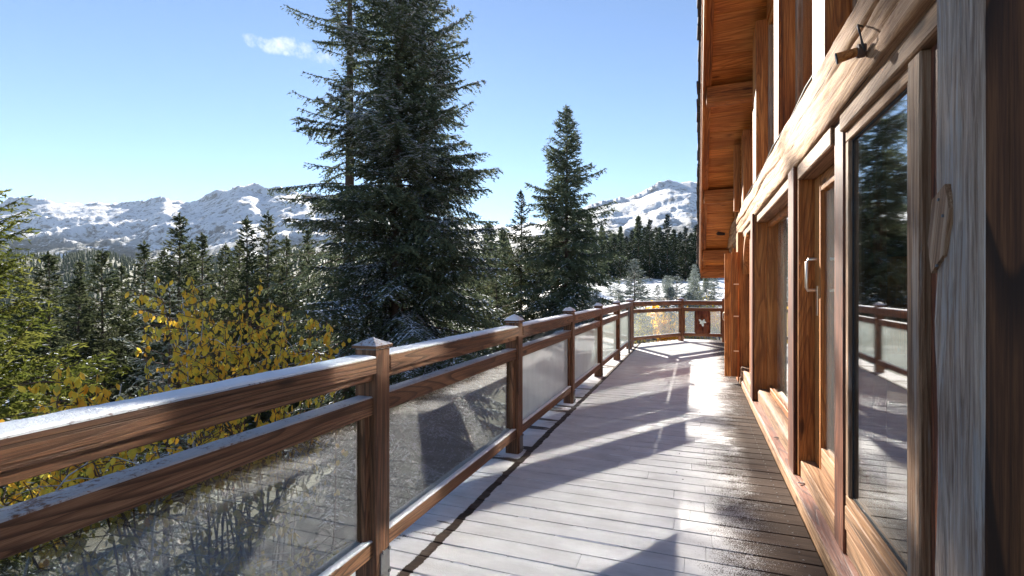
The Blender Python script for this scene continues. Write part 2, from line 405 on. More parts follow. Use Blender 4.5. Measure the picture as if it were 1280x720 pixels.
fw, rt = rr * np.cos(aa), rr * np.sin(aa); GX, GY = -S_ * fw + C_ * rt, C_ * fw + S_ * rt
GV = np.stack([GX, GY, terrain(GX, GY)], -1).reshape(-1, 3)
ii, jj = np.meshgrid(np.arange(len(rad) - 1), np.arange(na), indexing='ij'); j2 = (jj + 1) % na
GF = np.stack([ii * na + jj, (ii + 1) * na + jj, (ii + 1) * na + j2, ii * na + j2], -1).reshape(-1, 4)
setp(link('ground', mesh_arrays('ground', GV, GF, [ground_mat], smooth=True)), 'sloping forest ground with patches of thin snow', kind='structure')

# mountains: a polar height field, its skyline taken along the range
def mountain_material():
    g = N('snowy mountain'); p = g.pos()
    ge = g.n('NewGeometry'); sx = g.n('SeparateXYZ'); g.l(ge.outputs['Normal'], sx.inputs[0]); sp = g.n('SeparateXYZ'); g.l(p, sp.inputs[0])
    n1 = g.noise(p, .0045, 8, .62); n2 = g.noise(p, .03, 6, .7); n3 = g.noise(p, .0016, 5, .55)
    steep = g.math('SUBTRACT', 1.0, g.ss(sx.outputs[2], .55, .88))
    n4 = g.noise(g.scale(p, (1, 1, .35)), .016, 8, .72, .4)
    rock = g.ss(g.math('ADD', g.math('MULTIPLY', steep, .20), g.math('ADD', g.math('MULTIPLY', n4, .75), g.math('MULTIPLY', n2, .40))), .575, .68)
    low = g.math('SUBTRACT', 1.0, g.ss(g.math('ADD', sp.outputs[2], g.math('MULTIPLY', n3, 300)), 330, 620))
    trees = g.math('MULTIPLY', g.ss(g.math('ADD', n1, g.math('MULTIPLY', n2, .6)), .69, .77), low)
    col = g.mixc(rock, (.80, .82, .87), (.15, .155, .17)); col = g.mixc(trees, col, (.045, .06, .06))
    return g.done(g.bsdf(col, .85, g.bump(g.math('ADD', n2, g.math('MULTIPLY', n1, 2.0)), 1.0, 22)).outputs[0])
mtn_mat = mountain_material()
def mountain(name, sky_px, D0, D1, zb, seed, label, amp=1.0):
    px = np.array([q[0] for q in sky_px], float); py = np.array([q[1] for q in sky_px], float)
    us = np.linspace(px[0], px[-1], 420); top = (361 - np.interp(us, px, py)) / 630
    nr = 90; tt = np.linspace(0, 1.35, nr)
    U, T = np.meshgrid((us - 640) / 630, tt, indexing='ij'); TP = np.repeat(top[:, None], nr, 1)
    Dm = D0 + (D1 - D0) * T
    X = Dm * (U * C_ - S_); Y = Dm * (U * S_ + C_)
    ztop = TP * D1 + 1.4
    prof = np.where(T < 1, np.clip(T, 0, 1) ** 1.25, 1 - (T - 1) * 1.6)
    z = zb + (ztop - zb) * prof
    n = fbm(X / 640, Y / 640, seed, 6, True) - .55; n2 = fbm(X / 130, Y / 130, seed + 9, 4, True) - .5
    ht = np.clip(ztop - zb, 50, None)
    z = z + (n * .19 + n2 * .07) * ht * np.clip(T * 1.6, 0, 1) * np.where(T < 1, np.clip((1.02 - T) * 2.6, .05, 1), 1) * amp
    V = np.stack([X, Y, z], -1).reshape(-1, 3)
    i, j = np.meshgrid(np.arange(len(us) - 1), np.arange(nr - 1), indexing='ij')
    F = np.stack([i * nr + j, (i + 1) * nr + j, (i + 1) * nr + j + 1, i * nr + j + 1], -1).reshape(-1, 4)
    setp(link(name, mesh_arrays(name, V, F, [mtn_mat], smooth=True)), label, kind='structure')
mountain('mountain_range', [(-420, 258), (-300, 250), (-80, 258), (0, 256), (60, 253), (120, 255), (170, 257), (205, 250), (235, 256), (255, 251), (272, 244), (284, 239), (300, 234), (313, 237), (330, 243), (338, 241), (352, 238), (372, 242), (400, 250), (460, 262), (540, 275), (620, 282), (700, 285)],
         1600, 4900, -130, 5, 'long snow covered mountain range with a rocky peak')
mountain('mountain', [(560, 300), (640, 288), (700, 272), (735, 260), (760, 254), (775, 251), (800, 246), (822, 236), (838, 229), (850, 228), (865, 227), (880, 231), (905, 236), (960, 250), (1100, 260), (1400, 285)],
         1250, 3700, -60, 21, 'rugged snowy mountain rising behind the spruce forest')

# ------------------------------------------------------------------ deck
deck = empty('deck', (0, 0, 0), 'long timber terrace of crosswise planks dusted with snow', kind='structure')
rng = np.random.default_rng(4)
bm_ = bmesh.new(); bmesh.ops.create_cone(bm_, cap_ends=True, segments=8, radius1=.0048, radius2=.004, depth=.003)
screw = bpy.data.meshes.new('screw'); bm_.to_mesh(screw); bm_.free(); screw.materials.append(plain('bright screw head', (.30, .29, .28), .5, .6))
PITCH = .151; GAP = .008; XL, XM, XR = -1.66, -.14, .605
for i in range(int((15.0 + 1.6) / PITCH)):
    y = -1.6 + i * PITCH
    if y > 12.7:                                             # the far corner is cut off by the angled railing
        xl = XL + (y - 12.7) * .66
    else: xl = XL
    jx = rng.choice([-.42, -.2, 0, .1, .2]) + rng.uniform(-.03, .03)
    for x0, x1 in ((xl, XM + jx - .0005), (XM + jx + .0005, XR if y < 12.55 else 2.8)):
        if x1 - x0 < .1: continue
        o = box('plank', round(x0, 2) if x0 == xl else x0, x1, y, y + PITCH - GAP, -.032, rng.uniform(-.0015, .0015), plank_mat, deck, .0025, (0, rng.uniform(-.0006, .0006), rng.uniform(-.0012, .0012)))
        if x1 == XR and 1.5 < y < 7:
            for sx_, sy_ in ((.52, .03), (.515, .11), (-.05 + jx * .2 if jx < -.1 else .33, .07)):
                link('screw', screw, o, Vector((sx_, y + sy_ + rng.uniform(-.006, .006), .0015)) - origin(o))
for y in np.arange(-1.5, 12.6, 1.0):
    box('joist', -1.62, .6, y, y + .06, -.19, -.036, dark_z, deck, 0)
box('edge_beam', -1.70, -1.645, -1.6, 12.7, -.26, -.034, rail_y, deck)
for y in (0.5, 4.5, 8.5, 12.3): box('support_post', -1.63, -1.47, y, y + .16, tz(-1.55, y) - .2, -.192, rail_z, deck)

# snow that fills the joints between planks in places
V = []; F = []
for i in range(int((14.6 + 1.6) / PITCH)):
    y = -1.6 + (i + 1) * PITCH - GAP; x = -1.24
    if y < .8: continue
    while x < .12:
        L = rng.uniform(.05, .5); lim = .22 if y > 6 else -.02
        p = .62 if x < -.5 else .42
        if rng.random() < p * (.4 + 1.2 * vnoise(np.array([x * 1.1]), np.array([y * 1.3]), 8)[0]) and x + L < lim:
            k = len(V); h = rng.uniform(-.004, .001); e = .004
            V += [(x, y + GAP / 2, -.006), (x + .02, y - e, h), (x + L - .02, y - e, h), (x + L, y + GAP / 2, -.006), (x + L - .02, y + GAP + e, h), (x + .02, y + GAP + e, h)]
            F += [(k, k + 1, k + 2, k + 3), (k, k + 3, k + 4, k + 5)]
        x += L
setp(link('snow', mesh_arrays('snow', V, F, [snow_mat])), 'thin snow lying in the joints of the terrace planks', kind='stuff')

# ------------------------------------------------------------------ side railing
RX = -1.47
post_y = [.06, 2.06, 4.08, 6.08, 8.07, 10.06, 12.0]
rail = empty('railing', (RX, 2.06, 0), 'long wooden terrace railing with glass panels and snow on its handrail', 'railing')
def cap_mesh(w, h, mat):
    bm = bmesh.new()
    a = w / 2 + .010
    lo = [bm.verts.new((sx * a, sy * a, 0)) for sx, sy in ((-1, -1), (1, -1), (1, 1), (-1, 1))]
    up = [bm.verts.new((sx * a, sy * a, .014)) for sx, sy in ((-1, -1), (1, -1), (1, 1), (-1, 1))]
    ap = bm.verts.new((0, 0, h))
    bm.faces.new(lo[::-1])
    for i in range(4):
        bm.faces.new((lo[i], lo[(i + 1) % 4], up[(i + 1) % 4], up[i])); bm.faces.new((up[i], up[(i + 1) % 4], ap))
    me = bpy.data.meshes.new('post_cap'); bm.to_mesh(me); bm.free(); me.materials.append(mat); return me
PW = .118
cap = cap_mesh(PW, .05, rail_x)
brk = box_mesh(.006, .075, .17, steel, .002, 'bracket'); bolt = None
def bolt_mesh():
    bm = bmesh.new(); bmesh.ops.create_cone(bm, cap_ends=True, segments=6, radius1=.009, radius2=.009, depth=.008)
    me = bpy.data.meshes.new('bolt'); bm.to_mesh(me); bm.free(); me.materials.append(steel); return me
bolt = bolt_mesh()
snow_V, snow_F = [], []
def snow_strip(a, b, w, h, seed, taper=.02, res=.02, top=0.0):
    """lumpy ridge of snow from a to b, w wide and about h thick"""
    a, b = Vector(a), Vector(b); d = (b - a); L = d.length; d.normalize(); side = Vector((d.y, -d.x, 0))
    n = max(4, int(L / res)); prof = [(-1, 0), (-.98, .45), (-.8, .85), (-.4, 1), (0, 1.04), (.4, 1), (.8, .85), (.98, .45), (1, 0)]
    k0 = sum(len(v) for v in snow_V); pts = []
    for i in range(n + 1):
        s = i / n * L; e = min(1, min(s, L - s) / taper + .05)
        for q, hh in prof:
            nv = fbm(np.array([s * 9 + seed * 7.7]), np.array([q * 2.3 + seed]), seed, 3)[0]; n2 = vnoise(np.array([s * 45.0]), np.array([q * 5 + seed]), seed + 5)[0]
            hz = max(0, h * hh * e * (.55 + .75 * nv) + (.006 * n2 if hh else 0) * min(1, h / .02))
            pts.append(a + d * s + side * (q * w / 2 * (.95 + .06 * n2)) + Vector((0, 0, hz)))
    m = len(prof)
    snow_V.append(np.array([tuple(p) for p in pts])); f = []
    for i in range(n):
        for j in range(m - 1): f.append((k0 + i * m + j, k0 + i * m + j + 1, k0 + (i + 1) * m + j + 1, k0 + (i + 1) * m + j))
    snow_F.append(np.array(f))
def snow_cap(x, y, z, w, h):
    k0 = sum(len(v) for v in snow_V); n = 9; g = np.linspace(-1, 1, n); A, B = np.meshgrid(g, g, indexing='ij')
    e = np.clip((1 - np.maximum(np.abs(A), np.abs(B))) * 3, 0, 1)
    zz = z + (1 - np.maximum(np.abs(A), np.abs(B))) * .036 + h * e * (.5 + vnoise(A * 3 + x * 9, B * 3 + y * 7, 3))
    snow_V.append(np.stack([x + A * w / 2, y + B * w / 2, zz], -1).reshape(-1, 3))
    i, j = np.meshgrid(np.arange(n - 1), np.arange(n - 1), indexing='ij')
    snow_F.append(k0 + np.stack([i * n + j, (i + 1) * n + j, (i + 1) * n + j + 1, i * n + j + 1], -1).reshape(-1, 4))
def post(x, y, parent, rotz=0.0, bracket=True, snowy=.012):
    p = box('post', x - PW / 2, x + PW / 2, y - PW / 2, y + PW / 2, -.03 if bracket else -.2, 1.117, rail_z, parent, .006)
    p.rotation_euler.z = rotz
    o = link('post_cap', cap, p, Vector((x, y, 1.117)) - origin(p))
    if bracket:
        bx = x + PW / 2 + .003
        b = link('bracket', brk, p, Vector((bx, y + .012, .055)) - origin(p))
        for by, bz in ((-.02, .11), (.03, .11), (-.02, .0), (.03, .0)):
            q = link('bolt', bolt, p, Vector((bx + .005, y + .012 + by, bz + .03)) - origin(p)); q.rotation_euler = (0, math.pi / 2, 0)
    if snowy: snow_cap(x, y, 1.131, PW + .02, snowy)
    return p
def bay(parent, a, b, glass, mid=(.805, .893), bot=(.135, .215), snow_h=.012, seed=0, lower_frost=True):
    """rails, stiles and the glass between two posts standing at a and b (x, y)"""
    A, B = Vector((*a, 0)), Vector((*b, 0)); d = (B - A).normalized(); A = A + d * (PW / 2 - .004); B = B - d * (PW / 2 - .004)
    Z = lambda v, z: Vector((v.x, v.y, z))
    beam_between('handrail', Z(A, 1.040), Z(B, 1.040), .128, .082, rail_y, parent, .006)
    beam_between('rail_moulding', Z(A, .983), Z(B, .983), .085, .032, rail_y, parent, .003)
    beam_between('middle_rail', Z(A, sum(mid) / 2), Z(B, sum(mid) / 2), .085, mid[1] - mid[0], rail_y, parent, .005)
    beam_between('bottom_rail', Z(A, sum(bot) / 2), Z(B, sum(bot) / 2), .085, bot[1] - bot[0], rail_y, parent, .005)
    for q, sg in ((A, 1), (B, -1)):
        c = q + d * .022 * sg
        beam_between('stile', c - d * .02 + Vector((0, 0, (bot[1] + mid[0]) / 2)), c + d * .02 + Vector((0, 0, (bot[1] + mid[0]) / 2)), .05, mid[0] - bot[1] + .004, rail_z, parent, .003)
    beam_between('glass_panel', Z(A + d * .03, (bot[1] + mid[0]) / 2), Z(B - d * .03, (bot[1] + mid[0]) / 2), .008, mid[0] - bot[1] + .012, glass, parent, 0)
    if snow_h:
        snow_strip(Z(A, 1.079), Z(B, 1.079), .122, snow_h, seed)
        if lower_frost:
            snow_strip(Z(A + d * .02, bot[1] - .001) + Vector((d.y, -d.x, 0)) * .024, Z(B - d * .02, bot[1] - .001) + Vector((d.y, -d.x, 0)) * .024, .034, .007, seed + 50)
for i, y in enumerate(post_y): post(RX, y, rail, snowy=.014 if i > 1 else 0)
for i in range(6):
    bay(rail, (RX, post_y[i]), (RX, post_y[i + 1]), rail_glass_clear if i < 2 else rail_glass_frost, snow_h=(.009, .009, .012, .012, .012, .012)[i], seed=11 + i)
tube('support_pole', [(RX + .10, 11.2, -.02), (RX + .10, 11.2, .5), (RX + .10, 11.2, 1.0)], .022, steel, rail, 10)

# end railing: cut corner, then straight across behind the house
erail = empty('railing', (-.36, 14.35, 0), 'wooden end railing across the terrace with a carved board panel', 'railing')
ep = [(-1.50, 12.55), (-.38, 14.35), (.70, 14.35), (2.6, 14.35)]
ang = math.atan2(ep[1][1] - ep[0][1], ep[1][0] - ep[0][0]) - math.pi / 2
post(ep[0][0], ep[0][1], erail, ang / 2, False); post(ep[1][0], ep[1][1], erail, ang / 2, False); post(ep[2][0], ep[2][1], erail, 0, False); post(ep[3][0], ep[3][1], erail, 0, False)
rail_glass_end = pane_material('clear end railing glass', .05, haze=.10, haze_col=(.6, .64, .66), rough=.05)
bay(erail, ep[0], ep[1], rail_glass_end, snow_h=.01, seed=31); bay(erail, ep[1], ep[2], rail_glass_end, snow_h=.006, seed=32); bay(erail, ep[2], ep[3], rail_glass_end, snow_h=.006, seed=33)
def carved_panel():
    """board with a flower-shaped cut-out, built as a ring between the cut-out and the board's edge"""
    w, h, t = .40, .60, .03; n = 48; V = []; F = []
    for k in range(n):
        a = 2 * math.pi * k / n; ro = min(w / 2 / max(abs(math.cos(a)), 1e-6), h / 2 / max(abs(math.sin(a)), 1e-6))
        ri = .075 + .022 * math.cos(5 * a + .6) + .02 * math.sin(3 * a)
        for y in (-t / 2, t / 2): V.append((ri * math.cos(a), y, ri * math.sin(a)))
        for y in (-t / 2, t / 2): V.append((ro * math.cos(a), y, ro * math.sin(a)))
    for k in range(n):
        i, j = 4 * k, 4 * ((k + 1) % n)
        F += [(i, i + 2, j + 2, j), (i + 1, j + 1, j + 3, i + 3), (i, j, j + 1, i + 1), (i + 2, i + 3, j + 3, j + 2)]
    return mesh_arrays('carved_panel', V, F, [red_z])
link('carved_panel', carved_panel(), erail, Vector((.16, 14.32, .51)) - origin(erail))
beam_between('rail_link', (RX, 12.0, 1.04), (ep[0][0], ep[0][1], 1.04), .11, .08, rail_y, erail); beam_between('rail_link', (RX, 12.0, .85), (ep[0][0], ep[0][1], .85), .08, .085, rail_y, erail)
me = mesh_arrays('snow', np.concatenate(snow_V), np.concatenate(snow_F), [snow_mat], smooth=True)
setp(link('snow', me), 'layer of fresh snow on the handrails and post caps', kind='stuff')

# ------------------------------------------------------------------ chalet
house = empty('chalet', (.9, 6.5, 0), 'timber chalet with large glazed doors, log beams and an overhanging roof', 'house')
def rough_slab(name, x0, x1, y0, y1, z0, z1, mat, parent, ny, nz, amp, groove=None, seed=0, ridges=0.0):
    """hewn timber: its face towards the terrace (x0) is a displaced grid, the other sides are plain"""
    ys = np.linspace(y0, y1, ny); zs = np.linspace(z0, z1, nz); Yg, Zg = np.meshgrid(ys, zs, indexing='ij')
    if y1 - y0 > z1 - z0: nn = fbm(Yg * .9, Zg * 6, seed, 4) - .47; fine = fbm(Yg * 5, Zg * 40, seed + 3, 3) - .45
    else: nn = fbm(Zg * .8, Yg * 9, seed, 4) - .47; fine = fbm(Zg * 3, Yg * 60, seed + 3, 3) - .45
    ed = np.minimum(np.minimum(Zg - z0, z1 - Zg), np.minimum(Yg - y0, y1 - Yg)); rd = np.clip(ed / .03, 0, 1)
    Xg = x0 - amp * nn - ridges * fine + .012 * (1 - rd) ** 2
    if groove is not None:
        for zc, w, dp in groove:
            z_ = zc + .05 * (fbm(Yg * .7, Yg * 0 + zc, seed + 7, 4) - .47) * 2
            Xg = Xg + dp * np.exp(-((Zg - z_) / w) ** 2) * np.clip(fbm(Yg * .6, Yg * 0 + 3.3 * zc, seed + 8, 2) * 3 - .55, 0, 1)
    wob = .012 * (fbm(Yg * 1.1, Yg * 0, seed + 4, 3) - .45)
    top = (np.abs(Zg - z1) < 1e-6) if y1 - y0 > z1 - z0 else np.zeros_like(Zg, bool)
    Zd = Zg + np.where(top, wob * 2, 0)
    n = ny * nz; V = np.stack([Xg, Yg, Zd], -1).reshape(-1, 3)
    i, j = np.meshgrid(np.arange(ny - 1), np.arange(nz - 1), indexing='ij')
    F = np.stack([i * nz + j, i * nz + j + 1, (i + 1) * nz + j + 1, (i + 1) * nz + j], -1).reshape(-1, 4)
    W = V.copy(); W[:, 0] = x1
    edge = list(range(nz)) + [k * nz + nz - 1 for k in range(1, ny)] + [(ny - 1) * nz + k for k in range(nz - 2, -1, -1)] + [k * nz for k in range(ny - 2, 0, -1)]
    SF = [(edge[k], edge[k - 1], edge[k - 1] + n, edge[k] + n) for k in range(len(edge))]
    VV = np.concatenate([V, W]); FF = np.concatenate([F, np.array(SF), F[:, ::-1] + n])
    b = origin(parent)
    return link(name, mesh_arrays(name, VV - np.array(b), FF, [mat], smooth=False), parent)
# main log beam, column, posts
rough_slab('log_beam', .635, .95, 1.66, 12.4, 2.255, 2.63, beam_y, house, 320, 40, .05, [(2.46, .009, .05), (2.36, .006, .02)], 2, .012)
colm = rough_slab('column', .60, .98, 1.416, 1.657, -.04, 7.0, grey_z, house, 30, 110, .03, None, 6, .022)
box('column_shade_facing', .606, .985, 1.413, 1.43, -.04, 7.0, dark_z, colm, .003)  # thin added facing, its dark colour paints the shade on this side
def patch():
    V = [(0, -.055, -.115), (0, .045, -.02), (0, .05, .06), (0, -.02, .105), (0, -.05, .03)]; V = [(0, -.012, .105), (0, -.05, .045), (0, -.045, -.07), (0, .01, -.13), (0, .05, -.055), (0, .052, .06)]
    t = .03; n = len(V); VV = V + [(t, y, z) for _, y, z in V]; bm = bmesh.new(); vs = [bm.verts.new(v) for v in VV]
    bm.faces.new(vs[:n]); bm.faces.new(vs[n:][::-1])
    for i in range(n): bm.faces.new((vs[i], vs[i + n], vs[(i + 1) % n + n], vs[(i + 1) % n]))
    bmesh.ops.recalc_face_normals(bm, faces=bm.faces); me = bpy.data.meshes.new('patch'); bm.to_mesh(me); bm.free(); me.materials.append(pale_z); return me
pt = link('wood_patch', patch(), colm, Vector((.589, 1.605, 1.565)) - origin(colm)); pt.rotation_euler = (R(14), 0, 0)
for y, z in ((1.60, 1.63), (1.575, 1.585), (1.61, 1.46)):
    q = link('nail', bolt, colm, Vector((.588, y, z)) - origin(colm)); q.rotation_euler = (0, math.pi / 2, 0); q.scale = (.45, .45, .6)

# sill: kick board on the deck, sloping red board, then what each opening stands on
sill = box('sill', .612, .652, 1.66, 9.0, -.03, .072, pale_y, house, .006)
sl = beam_between('drip_board', (.676, 1.66, .088), (.676, 9.0, .088), .115, .018, flash_mat, sill, .003); sl.rotation_euler.y = R(-14)
box('ground_beam', .705, .98, 1.66, 12.4, -.1, .105, dark_z, sill, .004)
box('metal_strip', .640, .710, 3.82, 3.832, .100, .106, steel, sill, .001); box('metal_strip', .640, .710, 4.92, 4.932, .100, .106, steel, sill, .001)

def window(y0, y1, z0, z1, xg, parent=house, fw=.055, glass=win_glass, name='window', seal=True, fm=None, depth=.055):
    root = empty(name, Vector((xg, (y0 + y1) / 2, z0)) - origin(parent), parent=parent)
    fm = fm or (pale_y, pale_z); a = xg - depth * .45
    box('frame', a, a + depth, y0, y1, z0, z0 + fw, fm[0], root); box('frame', a, a + depth, y0, y1, z1 - fw, z1, fm[0], root)
    box('frame', a, a + depth, y0, y0 + fw, z0 + fw, z1 - fw, fm[1], root); box('frame', a, a + depth, y1 - fw, y1, z0 + fw, z1 - fw, fm[1], root)
    box('pane', xg - .003, xg + .003, y0 + fw - .004, y1 - fw + .004, z0 + fw - .004, z1 - fw + .004, glass, root, 0)
    if seal:
        s = .009; q = xg - .009
        box('seal', q, q + .006, y0 + fw - .001, y1 - fw + .001, z0 + fw - .001, z0 + fw + s, rubber, root, 0); box('seal', q, q + .006, y0 + fw - .001, y1 - fw + .001, z1 - fw - s, z1 - fw + .001, rubber, root, 0)
        box('seal', q, q + .006, y0 + fw - .001, y0 + fw + s, z0 + fw, z1 - fw, rubber, root, 0); box('seal', q, q + .006, y1 - fw - s, y1 - fw + .001, z0 + fw, z1 - fw, rubber, root, 0)
    return root
# opening beside the column (fixed pane, nearly flush)
box('jamb', .70, .80, 1.66, 1.96, .1, 2.165, red_z, house)
box('trim', .672, .80, 1.962, 2.062, .10, 2.165, pale_z, house, .006)
window(2.064, 2.878, .345, 2.165, .712, fw=.05)
box('apron_board', .690, .80, 2.064, 2.878, .105, .222, pale_y, house, .005); box('apron_board', .684, .80, 2.064, 2.878, .225, .344, pale_y, house, .005)
box('lintel', .662, .80, 1.662, 2.878, 2.167, 2.254, pale_y, house, .006)
box('mullion', .678, .86, 2.88, 3.05, .095, 2.254, red_z, house, .006)
# glazed door
door = empty('door', Vector((.79, 3.5, .2)) - origin(house), parent=house)
for y0, y1 in ((3.052, 3.16), (3.79, 3.965)): box('stile', .765, .825, y0, y1, .215, 2.15, fac_z, door)
box('bottom_rail', .768, .822, 3.162, 3.788, .215, .36, pale_y, door); box('top_rail', .768, .822, 3.162, 3.788, 2.04, 2.15, fac_y, door)
box('pane', .792, .798, 3.158, 3.792, .357, 2.043, door_glass, door, 0)
hp = [(.765, 3.90, 1.60), (.715, 3.90, 1.60), (.705, 3.90, 1.585), (.705, 3.90, 1.41), (.712, 3.90, 1.39), (.765, 3.90, 1.39)]
h = tube('handle', hp, .011, nickel, door, 8); h['label'] = 'angular metal pull handle'
box('lock_plate', .757, .766, 3.845, 3.885, 1.22, 1.42, nickel, door, .003)
box('threshold', .680, .83, 3.052, 3.965, .10, .213, pale_y, house, .005); box('lintel', .662, .83, 3.052, 3.965, 2.152, 2.254, pale_y, house, .006)
box('mullion', .668, .90, 3.967, 4.20, .10, 2.254, fac_z, house, .006); box('trim', .645, .667, 4.02, 4.24, .085, 2.30, red_z, house, .004)
# wide window
window(4.203, 6.49, .235, 2.165, .80, fw=.06, fm=(fac_y, fac_z), seal=False)
rough_slab('window_sill', .672, .83, 4.203, 6.49, .095, .233, pale_y, house, 90, 10, .02, None, 12, .008)
box('lintel', .662, .83, 4.203, 6.49, 2.167, 2.254, pale_y, house, .006)
box('mullion', .640, .90, 6.492, 6.86, .10, 2.254, fac_z, house, .008); box('trim', .618, .639, 6.50, 6.72, .085, 2.28, red_z, house, .004)
# next window up to the hinge post
window(6.862, 7.56, .235, 2.165, .80, fw=.06, fm=(fac_y, pale_z), seal=False); window(7.73, 8.295, .235, 2.165, .80, fw=.06, fm=(fac_y, pale_z), seal=False); box('mullion', .70, .90, 7.562, 7.728, .235, 2.166, fac_z, house, .006)
rough_slab('window_sill', .63, .83, 6.862, 8.295, .07, .233, pale_y, house, 60, 10, .03, None, 14, .01)
box('lintel', .662, .83, 6.862, 8.295, 2.167, 2.254, pale_y, house, .006)
hpst = box('hinge_post', .592, .90, 8.297, 8.62, -.03, 2.254, fac_z, house, .008)
def brace(parent):
    """curved knee brace from the post up to the beam"""
    n = 14; V = []; F = []
    for i in range(n):
        a = math.pi / 2 * i / (n - 1); cy_, cz_ = 8.297 - .62, 1.62
        for rr_ in (.62, .62 - .12 if False else .50):
            y = cy_ + rr_ * math.cos(a); z = cz_ + rr_ * math.sin(a)
            for x in (.66, .75): V.append((x, y, z))
    for i in range(n - 1):
        k = 4 * i; F += [(k, k + 4, k + 5, k + 1), (k + 2, k + 3, k + 7, k + 6), (k, k + 2, k + 6, k + 4), (k + 1, k + 5, k + 7, k + 3)]
    F += [(0, 1, 3, 2), (4 * n - 4, 4 * n - 2, 4 * n - 1, 4 * n - 3)]
    link('knee_brace', mesh_arrays('knee_brace', np.array(V) - np.array(origin(parent)), np.array(F), [fac_z]), parent)
brace(house)
# open leaf hinged on the post
leaf = empty('door_leaf', Vector((.5, 8.27, .08)) - origin(house), parent=house); leaf['label'] = 'plank door leaf swung open on two hinges'
for k, (x0, x1) in enumerate(((.405, .496), (.499, .588))):
    box('board', x0, x1, 8.235, 8.285, .083, 1.93 + .02 * k, fac_z, leaf, .004)
for z in (.46, .98, 1.46): box('hinge', .53, .60, 8.226, 8.234, z, z + .018, nickel, leaf, .002)
tube('pull_ring', [(.40, 8.23, .93), (.385, 8.215, .94), (.38, 8.21, .99), (.385, 8.215, 1.04), (.40, 8.23, 1.05)], .008, nickel, leaf, 6)
box('wall', .74, .98, 8.622, 9.0, .105, 2.254, fac_z, house)
for y0, y1 in ((9.0, 10.5), (10.75, 12.2)):
    window(y0, y1, .235, 2.165, .80, fw=.06, fm=(fac_y, fac_z), seal=False); box('lintel', .662, .83, y0, y1, 2.167, 2.252, pale_y, house, .006); box('window_sill', .66, .83, y0, y1, .106, .233, pale_y, house, .006)
box('mullion', .65, .90, 10.502, 10.748, .106, 2.252, fac_z, house, .006); box('mullion', .65, .90, 12.202, 12.40, .106, 2.252, fac_z, house, .006)
# upper storey
UP = [(1.66, 1.80), (3.12, 3.43), (4.745, 5.0), (6.43, 6.78), (8.1, 8.42), (9.7, 10.0)]
def roof_z(y): return 1.93 + (12.5 - y) * .466
for a, b_ in UP: box('upper_post', .650, .95, a, b_, 2.60, roof_z(b_) - .10, fac_z, house, .006)
for k in range(len(UP) - 1):
    y0, y1 = UP[k][1] + .002, UP[k + 1][0] - .002; zt = roof_z(y1) - .3
    zt = min(zt, 5.2)
    if zt < 3.0: box('upper_wall', .78, .9, y0, y1, 2.6, roof_z(y1) - .1, fac_y, house); continue
    window(y0, y1, 2.66, zt, .80, fw=.07, fm=(fac_y, pale_z), seal=False); box('upper_sill', .70, .90, y0, y1, 2.60, 2.658, fac_y, house)
    box('upper_wall', .76, .9, y0, y1, zt + .002, roof_z(y1) - .02, fac_y, house)
box('upper_wall', .76, .95, 10.002, 12.3, 2.6, 2.62, fac_y, house)
# room behind the glass
box('interior_wall', 4.2, 4.3, 1.0, 12.4, -.1, 6.5, interior, house, 0); box('interior_floor', .985, 4.2, 1.4, 12.4, -.1, .08, interior, house, 0)
box('interior_ceiling', .955, 4.2, 1.4, 12.4, 2.45, 2.6, interior, house, 0)
box('end_wall', .99, 4.3, 12.3, 12.42, -3.2, 2.2, fac_z, house, 0); box('end_wall', .99, 4.3, 1.3, 1.41, -3.2, 6.5, dark_z, house, 0)
box('foundation', .75, 4.2, 1.44, 12.28, -3.4, -.102, interior, house, 0)

# roof: slopes down along the terrace; its overhang is boarded underneath and edged with shingles
roof = empty('roof', Vector((1.5, 8.0, roof_z(8.0))) - origin(house), parent=house)
SL = math.atan(.466); CS, SN = math.cos(SL), math.sin(SL)
def on_slope(name, x0, x1, y_mid, ln, lift, th, mat, parent=roof, bev=.003, rz=0.0, rx=0.0):
    """flat piece lying on the roof slope"""
    me = box_mesh(x1 - x0, ln, th, mat, bev, name)
    c = Vector(((x0 + x1) / 2, y_mid, roof_z(y_mid))) + Vector((0, SN, CS)) * lift
    o = link(name, me, parent, c - origin(parent)); o.rotation_euler = (-SL + rx, 0, rz); return o
y = 12.45; k = 0
while y > 1.0:
    on_slope('soffit_board', .125, .99, y, .205, rng.uniform(-.003, .003), .022, soffit_x); y -= .207 * CS
on_slope('roof_deck', .06, 4.6, 6.55, 13.2, .06, .06, dark_z, bev=0)
on_slope('verge_board', .085, .118, 6.6, 13.15, -.06, .20, fac_y); on_slope('verge_board', .118, .20, 6.6, 13.1, -.045, .075, fac_y)
on_slope('verge_flashing', .062, .082, 6.6, 13.15, .03, .03, copper); on_slope('verge_flashing', .070, .083, 6.6, 13.15, -.03, .02, copper)
y = 12.5
while y > 1.5:
    on_slope('shingle', .02 + rng.uniform(-.012, .012), .30, y, .23, .125 + rng.uniform(-.006, .006), .05, shingle_mat, rz=rng.uniform(-.04, .04), rx=.09 + rng.uniform(-.02, .02)); y -= .105
on_slope('shingle_field', .30, 4.7, 6.6, 13.2, .12, .05, shingle_mat, bev=0)
for yp in (3.2, 5.4, 7.55, 9.75, 11.75):
    zc = roof_z(yp) - .14; pb = box('purlin', .135, 1.0, yp - .11, yp + .11, zc - .13, zc + .09, fac_x, roof, .008)
    box('purlin_plate', .15, .96, yp - .125, yp - .113, zc - .15, zc - .12, soffit_x, roof, .002)
box('eave_board', .10, 1.0, 12.42, 12.46, roof_z(12.46) - .30, roof_z(12.46) - .02, fac_x, roof, .004)
for yp in (8.6,): box('bracket_post', .56, .65, yp, yp + .12, 2.62, roof_z(yp) - .1, fac_z, roof, .006)

